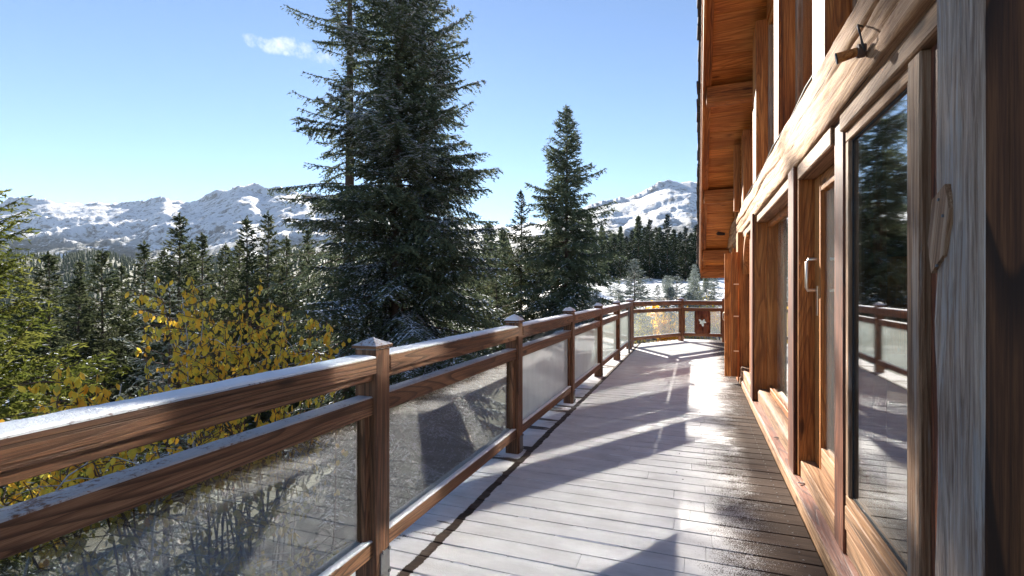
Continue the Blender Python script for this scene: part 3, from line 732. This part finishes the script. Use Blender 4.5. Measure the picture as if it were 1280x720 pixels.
# curtains inside the wide window
def curtain(y0, y1, x, z0, z1, label):
    n = 70; ys = np.linspace(y0, y1, n); V = []; F = []
    for i, yy in enumerate(ys):
        for z in np.linspace(z0, z1, 8): V.append((x + .03 * math.sin(yy * 46 + .5 * z) + .012 * math.sin(yy * 91 + 1.3), yy, z))
    for i in range(n - 1):
        for j in range(7): F.append((i * 8 + j, i * 8 + j + 1, (i + 1) * 8 + j + 1, (i + 1) * 8 + j))
    b = Vector((x, y0, z0)); o = link('curtain', mesh_arrays('curtain', np.array(V) - np.array(b), np.array(F), [curtain_mat], smooth=True), None, b)
    return setp(o, label, 'curtain')
curtain(5.55, 6.46, .90, .10, 2.3, 'pale sheer curtain gathered behind the wide ground floor window')
curtain(6.9, 8.2, .90, .10, 2.3, 'pale curtain behind the window beside the open door leaf')

# small wooden spotlight with its wire on the beam
sp = empty('spotlight', (.60, 2.36, 2.33), 'small wooden cylinder spotlight with a wire on the log beam', 'lamp')
def cyl(name, a, b, r0, r1, mat, parent, n=18):
    a, b = Vector(a), Vector(b); bm = bmesh.new(); bmesh.ops.create_cone(bm, cap_ends=True, segments=n, radius1=r0, radius2=r1, depth=(b - a).length)
    me = bpy.data.meshes.new(name); bm.to_mesh(me); bm.free(); me.materials.append(mat)
    o = link(name, me, parent, (a + b) / 2 - origin(parent)); o.rotation_euler = (b - a).to_track_quat('Z', 'Y').to_euler(); return o
cyl('mount', (.622, 2.33, 2.335), (.596, 2.33, 2.335), .026, .026, twig_mat, sp)
cyl('body', (.598, 2.335, 2.335), (.532, 2.35, 2.325), .017, .021, fac_x, sp); cyl('rim', (.533, 2.35, 2.325), (.528, 2.351, 2.324), .0225, .0225, black_plastic, sp)
tube('wire', [(.615, 2.30, 2.32), (.600, 2.285, 2.35), (.596, 2.30, 2.40), (.606, 2.36, 2.45), (.628, 2.38, 2.45)], .0045, black_plastic, sp, 6)
fl = empty('floodlight', (.52, 11.2, 2.55), 'black floodlight on a bracket under the roof overhang', 'lamp')
box('bracket', .56, .70, 11.19, 11.22, 2.52, 2.545, black_plastic, fl); b_ = box('housing', .40, .56, 11.12, 11.20, 2.50, 2.64, black_plastic, fl, .012); b_.rotation_euler = (R(20), 0, R(20))
cab = setp(tube('cable', [(.66, 3.2, 2.662), (.65, 3.6, 2.665), (.66, 4.2, 2.655), (.645, 5.0, 2.665), (.66, 5.8, 2.655), (.65, 7.0, 2.66), (.65, 8.2, 2.655)], .009, black_plastic, None, 6), 'black cable lying along the top of the log beam', 'cable')

# ------------------------------------------------------------------ spruces
def spruce_meshes(name, seed, H, Rb, z0=.12, per_m=14, step=.06, tw=1.0, blade=(.10, .022), bstep=.045, snow=.1, sparse=0.0, mats=None, droop=.32, trunk_r=None, limb_n=5, shape=.85, min_len=.10, side_bias=None):
    """trunk, limbs and crown of one spruce standing at its own origin; the crown is made of needle-twig faces spread along every branch"""
    g = np.random.default_rng(seed); mats = mats or (needle, needle_snow)
    nb = int(per_m * H * (1 - z0))
    hh = z0 * H + (H * .985 - z0 * H) * (np.arange(nb) + g.random(nb) * .9) / nb
    t = (hh - z0 * H) / (H - z0 * H)
    keep = g.random(nb) > sparse * (1 - t * .5); hh, t = hh[keep], t[keep]; nb = len(hh)
    az = np.arange(nb) * 2.399963 + g.normal(0, .5, nb)
    L = Rb * ((1 - t) ** shape) * (.62 + .5 * g.random(nb)) * (1 - .25 * np.clip((.12 - t) / .12, 0, 1)) + min_len
    L *= 1 + .22 * np.sin(hh * 2.1 + az * 1.0 + seed)
    p0 = -.10 + .75 * t ** 1.5 + g.normal(0, .10, nb)
    drp = droop * (1 - t) * (.7 + .6 * g.random(nb)); up = .16 * (.5 + g.random(nb)) * (1 - .4 * t)
    bend = g.normal(0, .18, nb)
    def curve(i, s):
        a = az[i] + bend[i] * s; rr = L[i] * s * np.cos(p0[i] * .7)
        z = hh[i] + L[i] * (np.sin(p0[i]) * s - drp[i] * s ** 1.6 + up[i] * s ** 3)
        return np.stack([rr * np.cos(a), rr * np.sin(a), z], -1)
    # twigs
    cnt = np.maximum(3, (L / step).astype(int)); I = np.repeat(np.arange(nb), cnt)
    k = np.arange(len(I)) - np.repeat(np.cumsum(cnt) - cnt, cnt); s = (k + g.random(len(I))) / cnt[I]
    s = .10 + .90 * s
    I = np.concatenate([I, I]); s = np.concatenate([s, np.clip(s + g.normal(0, .02, len(s)), .08, 1)]); sg = np.concatenate([np.ones(len(s) // 2), -np.ones(len(s) // 2)])
    P = curve(I, s); T = curve(I, s + .03) - P; T /= np.linalg.norm(T, axis=1, keepdims=True) + 1e-9
    Nn = np.stack([-T[:, 1], T[:, 0], np.zeros(len(T))], -1); Nn /= np.linalg.norm(Nn, axis=1, keepdims=True) + 1e-9
    al = g.normal(.95, .22, len(s))
    D = T * np.cos(al)[:, None] + Nn * (sg * np.sin(al))[:, None]; D[:, 2] -= .10 + .85 * g.random(len(s)) ** 1.5 * (1 - t[I] * .6); D /= np.linalg.norm(D, axis=1, keepdims=True)
    lt = tw * (.15 + .40 * (1 - s) ** .6 * np.clip(L[I] / 2.2, .15, 1.4)) * (.55 + .9 * g.random(len(s)))
    # needles
    c2 = np.maximum(2, (lt / bstep).astype(int)); J = np.repeat(np.arange(len(s)), c2)
    k = np.arange(len(J)) - np.repeat(np.cumsum(c2) - c2, c2); q = (k + g.random(len(J))) / c2[J]
    Q = P[J] + D[J] * (lt[J] * q)[:, None]; Q[:, 2] -= .22 * lt[J] * q ** 2
    # along the branch itself and its tip
    ex = np.repeat(np.arange(nb), 8); es = .55 + .45 * g.random(len(ex)); Qe = curve(ex, es); Te = curve(ex, es + .03) - Qe; Te /= np.linalg.norm(Te, axis=1, keepdims=True) + 1e-9
    # leader
    lz = H * (.955 + .05 * g.random(26)); Ql = np.stack([g.normal(0, .02, 26), g.normal(0, .02, 26), lz], -1); Tl = np.stack([g.normal(0, .5, 26), g.normal(0, .5, 26), np.ones(26) * .9], -1)
    Q = np.concatenate([Q, Qe, Ql]); Bd = np.concatenate([D[J], Te, Tl]); n = len(Q)
    Bd = Bd * .9 + g.normal(0, .42, (n, 3)); Bd /= np.linalg.norm(Bd, axis=1, keepdims=True)
    bl = blade[0] * (.65 + .7 * g.random(n)); Wv = np.cross(Bd, g.normal(0, 1, (n, 3))); Wv /= np.linalg.norm(Wv, axis=1, keepdims=True) + 1e-9
    Wv *= (blade[1] * (.7 + .6 * g.random(n)))[:, None] * .5
    def quads(Q, Bd, bl, Wv):
        a = Q - Bd * (bl * .5)[:, None]; c = Q + Bd * (bl * .5)[:, None]; m = Q - Bd * (bl * .08)[:, None]
        return np.stack([a, m + Wv, c, m - Wv], 1)
    V = [quads(Q, Bd, bl, Wv)]; MI = [np.zeros(n, int)]
    if snow > 0:
        lump = vnoise(Q[:, 0] * 1.3 + Q[:, 2] * .7, Q[:, 1] * 1.3 + Q[:, 2] * .9, seed)
        pick = g.random(n) < snow * np.clip(lump * 2.6 - .55, 0, 2)
        Qs = Q[pick] + np.array([0, 0, blade[1] * .9]); Bs = Bd[pick] * np.array([1, 1, .35]); Bs /= np.linalg.norm(Bs, axis=1, keepdims=True)
        Ws = np.stack([-Bs[:, 1], Bs[:, 0], np.zeros(len(Bs))], -1); Ws *= (blade[1] * .62 * (.7 + .7 * g.random(len(Bs))))[:, None]
        V.append(quads(Qs, Bs, bl[pick] * .85, Ws)); MI.append(np.ones(len(Qs), int))
    V = np.concatenate(V).reshape(-1, 3); F = np.arange(len(V)).reshape(-1, 4)
    crown = mesh_arrays(name + '_crown', V, F, list(mats), np.concatenate(MI))
    # limbs
    ls = np.linspace(0, .96, limb_n); r0 = np.clip(.010 + .009 * L, .008, .05)
    LV, LF, k0 = [], [], 0; ang = np.array([0, 2.094, 4.189])
    for j, sv in enumerate(ls):
        C = curve(np.arange(nb), np.full(nb, sv)); rr = r0 * (1 - .8 * sv)
        side = np.stack([-np.sin(az), np.cos(az), np.zeros(nb)], -1)
        for a_ in ang: LV.append(C + rr[:, None] * (np.cos(a_) * side + np.sin(a_) * np.array([0, 0, 1.])))
    LV = np.stack(LV, 1).reshape(nb, limb_n, 3, 3); base = (np.arange(nb) * limb_n * 3)[:, None, None]
    jj, aa_ = np.meshgrid(np.arange(limb_n - 1), np.arange(3), indexing='ij'); a2 = (aa_ + 1) % 3
    LF = np.stack([base + jj * 3 + aa_, base + jj * 3 + a2, base + (jj + 1) * 3 + a2, base + (jj + 1) * 3 + aa_], -1).reshape(-1, 4)
    limbs = mesh_arrays(name + '_limbs', LV.reshape(-1, 3), LF, [bark], smooth=True)
    tr = trunk_r or H * .0115
    zz = np.linspace(-.5, H * .985, 14); px_ = np.stack([.06 * np.sin(zz * .35 + seed), .06 * np.cos(zz * .3 + seed * 2), zz], -1); px_[:, :2] *= np.clip(zz / H, 0, 1)[:, None]
    TV, TF = tube_arrays(px_, tr * (1 - .96 * np.clip(zz / H, 0, 1)) * (1 + .35 * np.exp(-np.clip(zz, 0, None) * 2)), 9)
    trunk = mesh_arrays(name + '_trunk', TV, TF, [bark], smooth=True)
    return trunk, limbs, crown
def place_tree(meshes, x, y, z, label, group=None, scale=1.0, rz=0.0, name='spruce_tree', sxy=1.0, limbs=True):
    e = empty(name, (x, y, z), label, 'tree', group); e.rotation_euler.z = rz; e.scale = (scale * sxy, scale * sxy, scale)
    link('trunk', meshes[0], e)
    if limbs: link('limbs', meshes[1], e)
    link('crown', meshes[2], e)
    return e
# the tall pair and the thin one close to the terrace
def tree_at(px, D, top_py=None, H=None):
    x, y = wxy(px, D); z = tz(x, y) - .1
    return x, y, z, (zof(top_py, D) - z if top_py is not None else H)
x, y, z, H = tree_at(497, 18, H=25)
place_tree(spruce_meshes('big', 1, H, 5.1, .04, 18, .075, 1.2, (.18, .05), .062, .5, 0, droop=.44, shape=1.0), x, y, z, 'tall dense dark spruce with snowy branches towering over the railing')
x, y, z, H = tree_at(527, 19.5, H=24.5)
place_tree(spruce_meshes('bigb', 2, H, 4.6, .04, 14, .085, 1.2, (.18, .05), .066, .45, 0, droop=.42, shape=.95), x, y, z, 'tall spruce growing right behind the dense dark one')
x, y, z, H = tree_at(437, 20, H=27)
place_tree(spruce_meshes('bigc', 3, H, 3.0, .08, 12, .10, .9, (.16, .044), .07, .12, .30, droop=.55, shape=.5), x, y, z, 'tall thin spruce with a bare looking trunk and sparse drooping branches')
# mid-distance spruces by the end of the terrace
x, y, z, H = tree_at(708, 38, 133)
place_tree(spruce_meshes('mid', 4, H, 4.8, .03, 15, .12, 1.5, (.30, .085), .115, .14, 0, droop=.36, shape=.8, mats=(needle, needle_snow)), x, y, z, 'pointed spruce standing alone beyond the end of the railing')
x, y, z, H = tree_at(651, 40, 238)
place_tree(spruce_meshes('mids', 5, H, 4.4, .04, 12, .13, 1.2, (.28, .075), .13, .18, .1, droop=.4, shape=1.1, mats=(leafy('mid spruce needles', (.02, .03, .014), (.05, .06, .026), (.09, .09, .04), trans=.3), needle_snow)), x, y, z, 'small sparse spruce with a thin top between the taller ones')
# near spruce beside the terrace, sunlight painted into its needle colour: only its branch tips reach the view
x, y = wxy(-70, 6.4); z = tz(x, y)
place_tree(spruce_meshes('near', 6, zof(236, 6.4) - z, 2.6, .05, 36, .05, 1.0, (.09, .020), .030, .04, 0, mats=(needle_lit, needle_snow), droop=.20, shape=.6), x, y, z, 'spruce tinted sunlit yellow green whose branch tips reach in beside the handrail')
# spruces of the slope behind the shrub: four kinds, copied
kinds = [spruce_meshes('slope%d' % k, 20 + k, 18.0, (4.1, 3.5, 4.6, 3.8)[k], .08, 12, .15, 1.3, (.32, .09), .15, (.015, .025, .01, .035)[k], (.0, .1, 0, .05)[k], droop=.42, shape=.85,
         mats=(leafy('slope needles %d' % k, (.03, .042, .022), (.062, .076, .038), (.115, .12, .06), trans=.4, nscale=.8), needle_snow)) for k in range(4)]
slope = [(60, 316, 32), (97, 345, 36), (128, 312, 40), (180, 303, 40), (224, 268, 36), (252, 292, 42), (282, 305, 52), (308, 272, 40), (335, 266, 44), (358, 296, 52), (205, 312, 58), (152, 330, 56), (28, 335, 52), (100, 325, 62), (-20, 330, 40), (385, 285, 56), (300, 300, 62), (240, 300, 60), (-60, 320, 50), (420, 300, 50), (590, 300, 48), (620, 312, 56)]
for i, (px, py, D) in enumerate(slope):
    x, y, z, H = tree_at(px, D, py)
    place_tree(kinds[i % 4], x, y, z, ('full green spruce on the slope behind the yellow shrub', 'slender loosely branched spruce on the slope behind the yellow shrub', 'broad spruce on the slope behind the yellow shrub', 'lightly frosted spruce on the slope behind the yellow shrub')[i % 4] if px < 440 else 'spruce glimpsed between the trunks behind the tall dark ones', 'spruces on the slope' if px < 440 else 'spruces behind the tall pair', H / 18, i * 1.7, sxy=float(np.clip(18 / H, .8, 1.35)) * 1.2)
# row of forest spruces behind the end railing
rowm = [spruce_meshes('row%d' % k, 30 + k, 14.0, (2.6, 2.3, 3.0)[k], .05, 10, .22, 1.6, (.46, .16), .24, .14, (.0, .1, 0)[k], droop=.35,
        mats=(leafy('forest needles %d' % k, (.014, .024, .018), (.03, .045, .028), (.055, .065, .035), trans=.25, nscale=.5), needle_snow)) for k in range(3)]
g = np.random.default_rng(77)
row = [(744, 300, 96), (752, 294, 104), (760, 302, 98), (768, 292, 110), (775, 301, 100), (783, 296, 118), (790, 288, 108), (798, 281, 100), (806, 284, 112), (812, 274, 104), (820, 284, 120), (827, 290, 108), (834, 268, 98), (842, 287, 112), (850, 290, 118), (857, 284, 104), (864, 291, 110), (871, 281, 100), (878, 290, 112), (886, 284, 106), (895, 280, 110), (728, 306, 110), (716, 308, 118), (690, 312, 110), (672, 310, 116), (904, 290, 116)]
for i, (px, py, D) in enumerate(row):
    x, y, z, H = tree_at(px, D, py)
    place_tree(rowm[i % 3], x, y, z, ('dark forest spruce in the row behind the snowy clearing', 'narrow dark spruce in the row behind the snowy clearing', 'wide dark spruce in the row behind the snowy clearing')[i % 3], 'spruces at the edge of the clearing', H / 14, i * 2.1, sxy=float(np.clip(14 / H, .8, 1.4)), limbs=False)
# young frosted spruces
yg = [spruce_meshes('young%d' % k, 40 + k, 4.0, (1.35, 1.15)[k], .03, 26, .09, 1.2, (.15, .034), .075, .3, 0, droop=.18, mats=(needle_frost, needle_snow)) for k in range(2)]
young = [(793, 324, 34, 'pointed frosted young spruce in front of the forest edge'), (846, 346, 30, 'bushy frosted young spruce above the end railing'), (868, 352, 36, 'frosted young spruce beside the roof overhang'),
         (822, 356, 40, 'small frosted young spruce on the clearing'), (773, 362, 44, 'short frosted young spruce near the corner posts'), (893, 345, 38, 'frosted young spruce partly behind the house corner'), (882, 340, 62, 'dark round young spruce on the snowy clearing'), (838, 360, 26, 'low frosted spruce just beyond the end railing'), (862, 366, 24, 'low frosted spruce behind the carved panel')]
for i, (px, py, D, lb) in enumerate(young):
    x, y, z, H = tree_at(px, D, py)
    place_tree(yg[i % 2] if i != 6 else kinds[3], x, y, z, lb, 'young spruces on the clearing', H / 4 if i != 6 else H / 18, i * 1.3, sxy=1.25)
g = np.random.default_rng(9)
for i in range(26):
    px = g.uniform(735, 905); D = g.uniform(22, 75); x, y = wxy(px, D); h = g.uniform(1.2, 3.2)
    place_tree(yg[i % 2], x, y, tz(x, y) - .1, 'knee to head high frosted sapling scattered over the snowy clearing', 'saplings on the clearing', h / 4, i * 1.9, sxy=1.3, limbs=False)
x, y = wxy(205, 6.4); z = tz(x, y)
place_tree(spruce_meshes('frosted', 50, zof(352, 6.4) - z, 1.25, .08, 22, .05, .8, (.07, .015), .03, .35, 0, droop=.2, mats=(needle_frost, needle_snow)), x, y, z, 'slender frosted young spruce standing inside the yellow shrub')

# far forest on the valley side: too far to count
g = np.random.default_rng(5)
def far_forest(name, px0, px1, D0, D1, n, hfun, label, hs=(11, 19)):
    V = []; F = []; ang = np.arange(6) * np.pi / 3
    for i in range(n):
        D = g.uniform(D0, D1); px = g.uniform(px0, px1); x, y = wxy(px, D); z = hfun(px, D, x, y); h = g.uniform(*hs); r = h * g.uniform(.14, .2); a0 = g.random() * 6
        for lv, (zb, zt, rs) in enumerate(((.08, .55, 1.0), (.35, .8, .7), (.62, 1.0, .42))):
            k = len(V); V.append((x, y, z + h * zt))
            for q in ang: V.append((x + r * rs * (1 + .3 * g.random()) * math.cos(q + a0 + lv), y + r * rs * (1 + .3 * g.random()) * math.sin(q + a0 + lv), z + h * (zb + .05 * g.random())))
            F += [(k, k + 1 + j, k + 1 + (j + 1) % 6) for j in range(6)]
    setp(link(name, mesh_arrays(name, V, F, [needle])), label, kind='stuff')
def hill(px, D, x, y): return np.interp(D, [450, 700, 1000, 1250], [-58, -10, 45, 70]) + 14 * math.sin(px * .02) + 8 * math.sin(px * .053 + 1)
hill_mat = plain('dark wooded hillside', (.05, .055, .035), .9, 0, .05, .5, 0)
pxs = np.linspace(-500, 760, 120); Ds = np.linspace(430, 1400, 24)
V = []
for p in pxs:
    for d in Ds: x, y = wxy(p, d); V.append((x, y, hill(p, d, x, y) - (0 if d < 1300 else 60)))
i, j = np.meshgrid(np.arange(119), np.arange(23), indexing='ij')
setp(link('hill', mesh_arrays('hill', V, np.stack([i * 24 + j, (i + 1) * 24 + j, (i + 1) * 24 + j + 1, i * 24 + j + 1], -1).reshape(-1, 4), [hill_mat], smooth=True)), 'wooded lower hillside across the valley', kind='structure')
far_forest('forest', -300, 720, 480, 1250, 4200, hill, 'distant dark conifer forest on the lower hillside')
# nearer wood: fuller trees, still one mass
def wood_mass(px0, px1, D0, D1, n, label, hs, seed):
    g = np.random.default_rng(seed); protos = [spruce_meshes('wood%d' % k, 90 + k + seed, 14.0, (3.1, 2.6)[k], .04, 4.5, .72, 2.0, (1.0, .40), .72, 0, 0, droop=.35, shape=.85)[2] for k in range(2)]
    VP = []
    for m in protos:
        a = np.empty(len(m.vertices) * 3, np.float32); m.vertices.foreach_get('co', a); mi = np.empty(len(m.polygons), np.int32); m.polygons.foreach_get('material_index', mi); VP.append((a.reshape(-1, 3), mi)); bpy.data.meshes.remove(m)
    V, M = [], []
    for i in range(n):
        D = g.uniform(D0, D1); x, y = wxy(g.uniform(px0, px1), D); s = g.uniform(*hs) / 14; r = g.random() * 6.28; v, mi = VP[i % 2]
        c, sn = math.cos(r), math.sin(r); w = np.stack([v[:, 0] * c - v[:, 1] * sn, v[:, 0] * sn + v[:, 1] * c, v[:, 2]], -1) * s + np.array([x, y, tz(x, y)]); V.append(w); M.append(mi)
    V = np.concatenate(V); setp(link('forest', mesh_arrays('forest', V, np.arange(len(V)).reshape(-1, 4), [needle, needle_snow], np.concatenate(M))), label, kind='stuff')
wood_mass(640, 960, 132, 230, 110, 'dense conifer forest behind the front row of spruces', (10, 16), 1)
wood_mass(-220, 640, 66, 190, 200, 'conifer forest falling away down the slope', (13, 20), 2)

# ------------------------------------------------------------------ yellow shrubs
def leaf_mesh(mat):
    V = [(0, 0, 0), (.30, .36, -.05), (.26, .72, -.10), (0, 1.05, -.04), (-.26, .72, -.10), (-.30, .36, -.05), (0, .5, .04)]
    F = [(0, 1, 6), (1, 2, 6), (2, 3, 6), (3, 4, 6), (4, 5, 6), (5, 0, 6)]
    return mesh_arrays('leaf', V, F, [mat], smooth=False)
LEAF = leaf_mesh(leaf_obj); LV0 = np.array([v.co[:] for v in LEAF.vertices]); LF0 = np.array([p.vertices[:] for p in LEAF.polygons])
def shrub(name, seed, base, stems, label, nbig, leaf=(.05, .085), leaf_lo=.15, per_m=16, frost=.0, twigs=3, cat='shrub', cluster=1.0, leaf_col=(0, 1)):
    """stems: list of lists of points (x, y, z); leaves hang from them and from their side twigs"""
    g = np.random.default_rng(seed); e = empty(name, base, label, cat); b = np.array(base)
    sv, sf, kk = [], [], 0; fv, ff, fk = [], [], 0; spots = []
    for st in stems:
        st = np.array(st, float); L = np.linalg.norm(np.diff(st, axis=0), axis=1).sum()
        tt = np.linspace(0, 1, 14); ti = np.linspace(0, 1, len(st)); c = np.stack([np.interp(tt, ti, st[:, a]) for a in range(3)], -1)
        c[1:-1] = (c[:-2] + 2 * c[1:-1] + c[2:]) / 4; c += g.normal(0, .012, c.shape) * tt[:, None]
        fr = g.random() < frost
        v, f = tube_arrays(c, (.011 - .0085 * tt) * (1.25 if fr else 1), 5)
        if fr: fv.append(v); ff.append(f + fk); fk += len(v)
        else: sv.append(v); sf.append(f + kk); kk += len(v)
        for q in g.random(int(L * per_m)):
            if q < leaf_lo: continue
            spots.append([np.interp(q, tt, c[:, a]) for a in range(3)])
        for _ in range(int(twigs * L)):
            q = g.uniform(.25, .98); p = np.array([np.interp(q, tt, c[:, a]) for a in range(3)]); d = g.normal(0, 1, 3); d[2] = abs(d[2]) * .5 - .05; d /= np.linalg.norm(d); l = g.uniform(.12, .38)
            tp = np.stack([p, p + d * l * .5 + [0, 0, .01], p + d * l + [0, 0, -.04 * g.random()]])
            fr = g.random() < frost
            v, f = tube_arrays(tp, [.004, .003, .002], 4)
            if fr: fv.append(v); ff.append(f + fk); fk += len(v)
            else: sv.append(v); sf.append(f + kk); kk += len(v)
            if q > leaf_lo:
                for qq in g.random(int(l * per_m * 1.6 * cluster) + 1): spots.append(tp[0] + (tp[2] - tp[0]) * qq)
    if sv: link('stems', mesh_arrays('stems', np.concatenate(sv) - b, np.concatenate(sf), [twig_mat], smooth=True), e)
    if fv: link('frosted_stems', mesh_arrays('frosted_stems', np.concatenate(fv) - b, np.concatenate(ff), [twig_frost], smooth=True), e)
    spots = np.array(spots); n = len(spots)
    order = np.argsort(np.linalg.norm(spots - np.array([0, 0, 1.4]), axis=1)); spots = spots[order]
    big = set(g.permutation(min(n, nbig * 2))[:nbig].tolist())
    VV, FF, TT = [], [], []; k = 0
    for i in range(n):
        sc_ = g.uniform(*leaf); rot = Matrix.Rotation(g.uniform(0, 6.28), 4, 'Z') @ Matrix.Rotation(-R(g.uniform(35, 88)), 4, 'X') @ Matrix.Rotation(g.normal(0, .5), 4, 'Y')
        p = spots[i] + g.normal(0, .012, 3)
        if i in big:
            o = link('leaf', LEAF, e, p - b); o.rotation_euler = rot.to_euler(); o.scale = (sc_ * g.uniform(.8, 1.15), sc_, sc_)
        else:
            M = np.array(rot.to_3x3()); VV.append((LV0 * sc_) @ M.T + p - b); FF.append(LF0 + k); k += len(LV0); TT.append(np.full(len(LV0), g.uniform(*leaf_col)))
    if VV:
        me = mesh_arrays('foliage', np.concatenate(VV), np.concatenate(FF), [leaf_att]); at = me.attributes.new('tint', 'FLOAT', 'POINT'); at.data.foreach_set('value', np.concatenate(TT).astype(np.float32))
        o = link('foliage', me, e); o['kind'] = 'stuff'
    return e
def P(px, py, D): x, y = wxy(px, D); return (x, y, zof(py, D))
g = np.random.default_rng(12)
# main shrub: many upright stems
bx, by = wxy(300, 4.6); bz = tz(bx, by)
stems = []
tips = [(195, 338, 4.5), (232, 372, 4.2), (268, 372, 4.6), (300, 366, 4.8), (320, 358, 5.0), (340, 372, 4.6), (285, 395, 4.0), (365, 385, 5.0), (392, 398, 5.0), (408, 402, 4.6), (250, 400, 4.0), (310, 400, 4.2), (350, 410, 4.2), (215, 420, 4.2), (180, 410, 4.6), (330, 385, 5.4), (378, 420, 4.6), (415, 440, 4.4), (240, 350, 4.9), (222, 395, 5.2), (290, 378, 5.4), (262, 415, 4.9), (200, 375, 4.9), (355, 395, 5.5)]
for px, py, D in tips:
    t_ = np.array(P(px, py, D)); b0 = np.array([bx, by, bz]) + [g.normal(0, .28), g.normal(0, .28), 0]; m = b0 * .5 + t_ * .5 + [g.normal(0, .12), g.normal(0, .12), .25]
    m2 = b0 * .18 + t_ * .82 + [g.normal(0, .05), g.normal(0, .05), .05]; stems.append([b0, m, m2, t_])
shrub('autumn_shrub', 3, (bx, by, bz), stems, 'large shrub of upright stems with yellow autumn leaves beside the railing', 300, (.036, .070), .40, 14, .10, 5)
# arching branch with big leaves to the left of it
bx2, by2 = wxy(170, 3.6); bz2 = tz(bx2, by2); stems = []
for px, py, D in ((72, 452, 3.3), (92, 462, 3.2), (125, 470, 3.4), (150, 480, 3.3), (110, 500, 3.6), (60, 540, 3.5), (15, 575, 3.3), (30, 600, 3.0), (75, 585, 3.2), (-20, 590, 3.0), (120, 560, 3.6), (160, 520, 3.5)):
    t_ = np.array(P(px, py, D)); b0 = np.array([bx2, by2, bz2]) + [g.normal(0, .2), g.normal(0, .2), 0]; stems.append([b0, b0 * .5 + t_ * .5 + [.1, .1, .35], b0 * .12 + t_ * .88 + [.02, .02, .08], t_])
shrub('autumn_shrub', 8, (bx2, by2, bz2), stems, 'shrub of arching branches with large yellow leaves below the near handrail', 220, (.042, .075), .5, 14, .15, 4)
# tangle of frosted twigs low behind the glass
bx3, by3 = wxy(250, 3.4); bz3 = tz(bx3, by3); stems = []
for k in range(24):
    px, py, D = g.uniform(20, 430), g.uniform(520, 720), g.uniform(2.9, 4.3); t_ = np.array(P(px, py, D)); b0 = np.array([bx3, by3, bz3]) + [g.normal(0, .5), g.normal(0, .5), 0]
    t_[0] = min(t_[0], -1.85)
    stems.append([b0, b0 * .55 + t_ * .45 + [g.normal(0, .15), g.normal(0, .15), .5], b0 * .15 + t_ * .85 + [0, 0, .12], t_ + [g.normal(0, .2), g.normal(0, .2), -.1]])
shrub('twiggy_shrub', 15, (bx3, by3, bz3), stems, 'low tangle of frosted twigs with few leaves outside the glass panel', 90, (.035, .06), .45, 7, .35, 6, leaf_col=(0, .6))
# yellow bush beyond the end railing and bare frosted bushes around it
bx4, by4 = wxy(832, 19); bz4 = tz(bx4, by4); stems = []
for k in range(26):
    px, py = g.normal(832, 15), g.uniform(374, 420); t_ = np.array(P(px, py, 19 + g.normal(0, .4))); b0 = np.array([bx4, by4, bz4]) + [g.normal(0, .2), g.normal(0, .2), 0]; stems.append([b0, b0 * .5 + t_ * .5 + [0, 0, .2], t_])
shrub('autumn_shrub', 18, (bx4, by4, bz4), stems, 'bright yellow bush seen through the end railing glass', 0, (.07, .12), .35, 22, .2, 4, leaf_col=(.5, 1))
for k, (px, D, w, top, lb) in enumerate(((808, 21, 20, 378, 'frosted bare bush to one side of the yellow bush'), (868, 20, 18, 372, 'frosted bare bush behind the carved board panel'), (890, 23, 16, 364, 'frosted bare bush beside the house corner'))):
    x, y = wxy(px, D); z = tz(x, y); stems = []
    for q in range(34):
        t_ = np.array(P(g.normal(px, w * .7), g.uniform(top, 425), D + g.normal(0, .5))); b0 = np.array([x, y, z]) + [g.normal(0, .3), g.normal(0, .3), 0]; stems.append([b0, b0 * .5 + t_ * .5 + [0, 0, .2], t_])
    shrub('bare_bush', 60 + k, (x, y, z), stems, lb, 0, (.04, .07), .5, 4, .7, 9, leaf_col=(0, .4))

# ------------------------------------------------------------------ the blue mountain air
hz = bpy.data.materials.new('thin blue haze'); hz.use_nodes = True; hz.node_tree.nodes.clear()
ho = hz.node_tree.nodes.new('ShaderNodeOutputMaterial'); hv = hz.node_tree.nodes.new('ShaderNodeVolumePrincipled')
hv.inputs['Color'].default_value = (.80, .90, 1.0, 1); hv.inputs['Density'].default_value = 2.2e-5; hv.inputs['Anisotropy'].default_value = 0.0
hz.node_tree.links.new(hv.outputs[0], ho.inputs['Volume'])
setp(box('haze', -16000, 16000, -16000, 16000, -260, 1500, hz, None, 0), 'thin blue mountain air', kind='stuff')
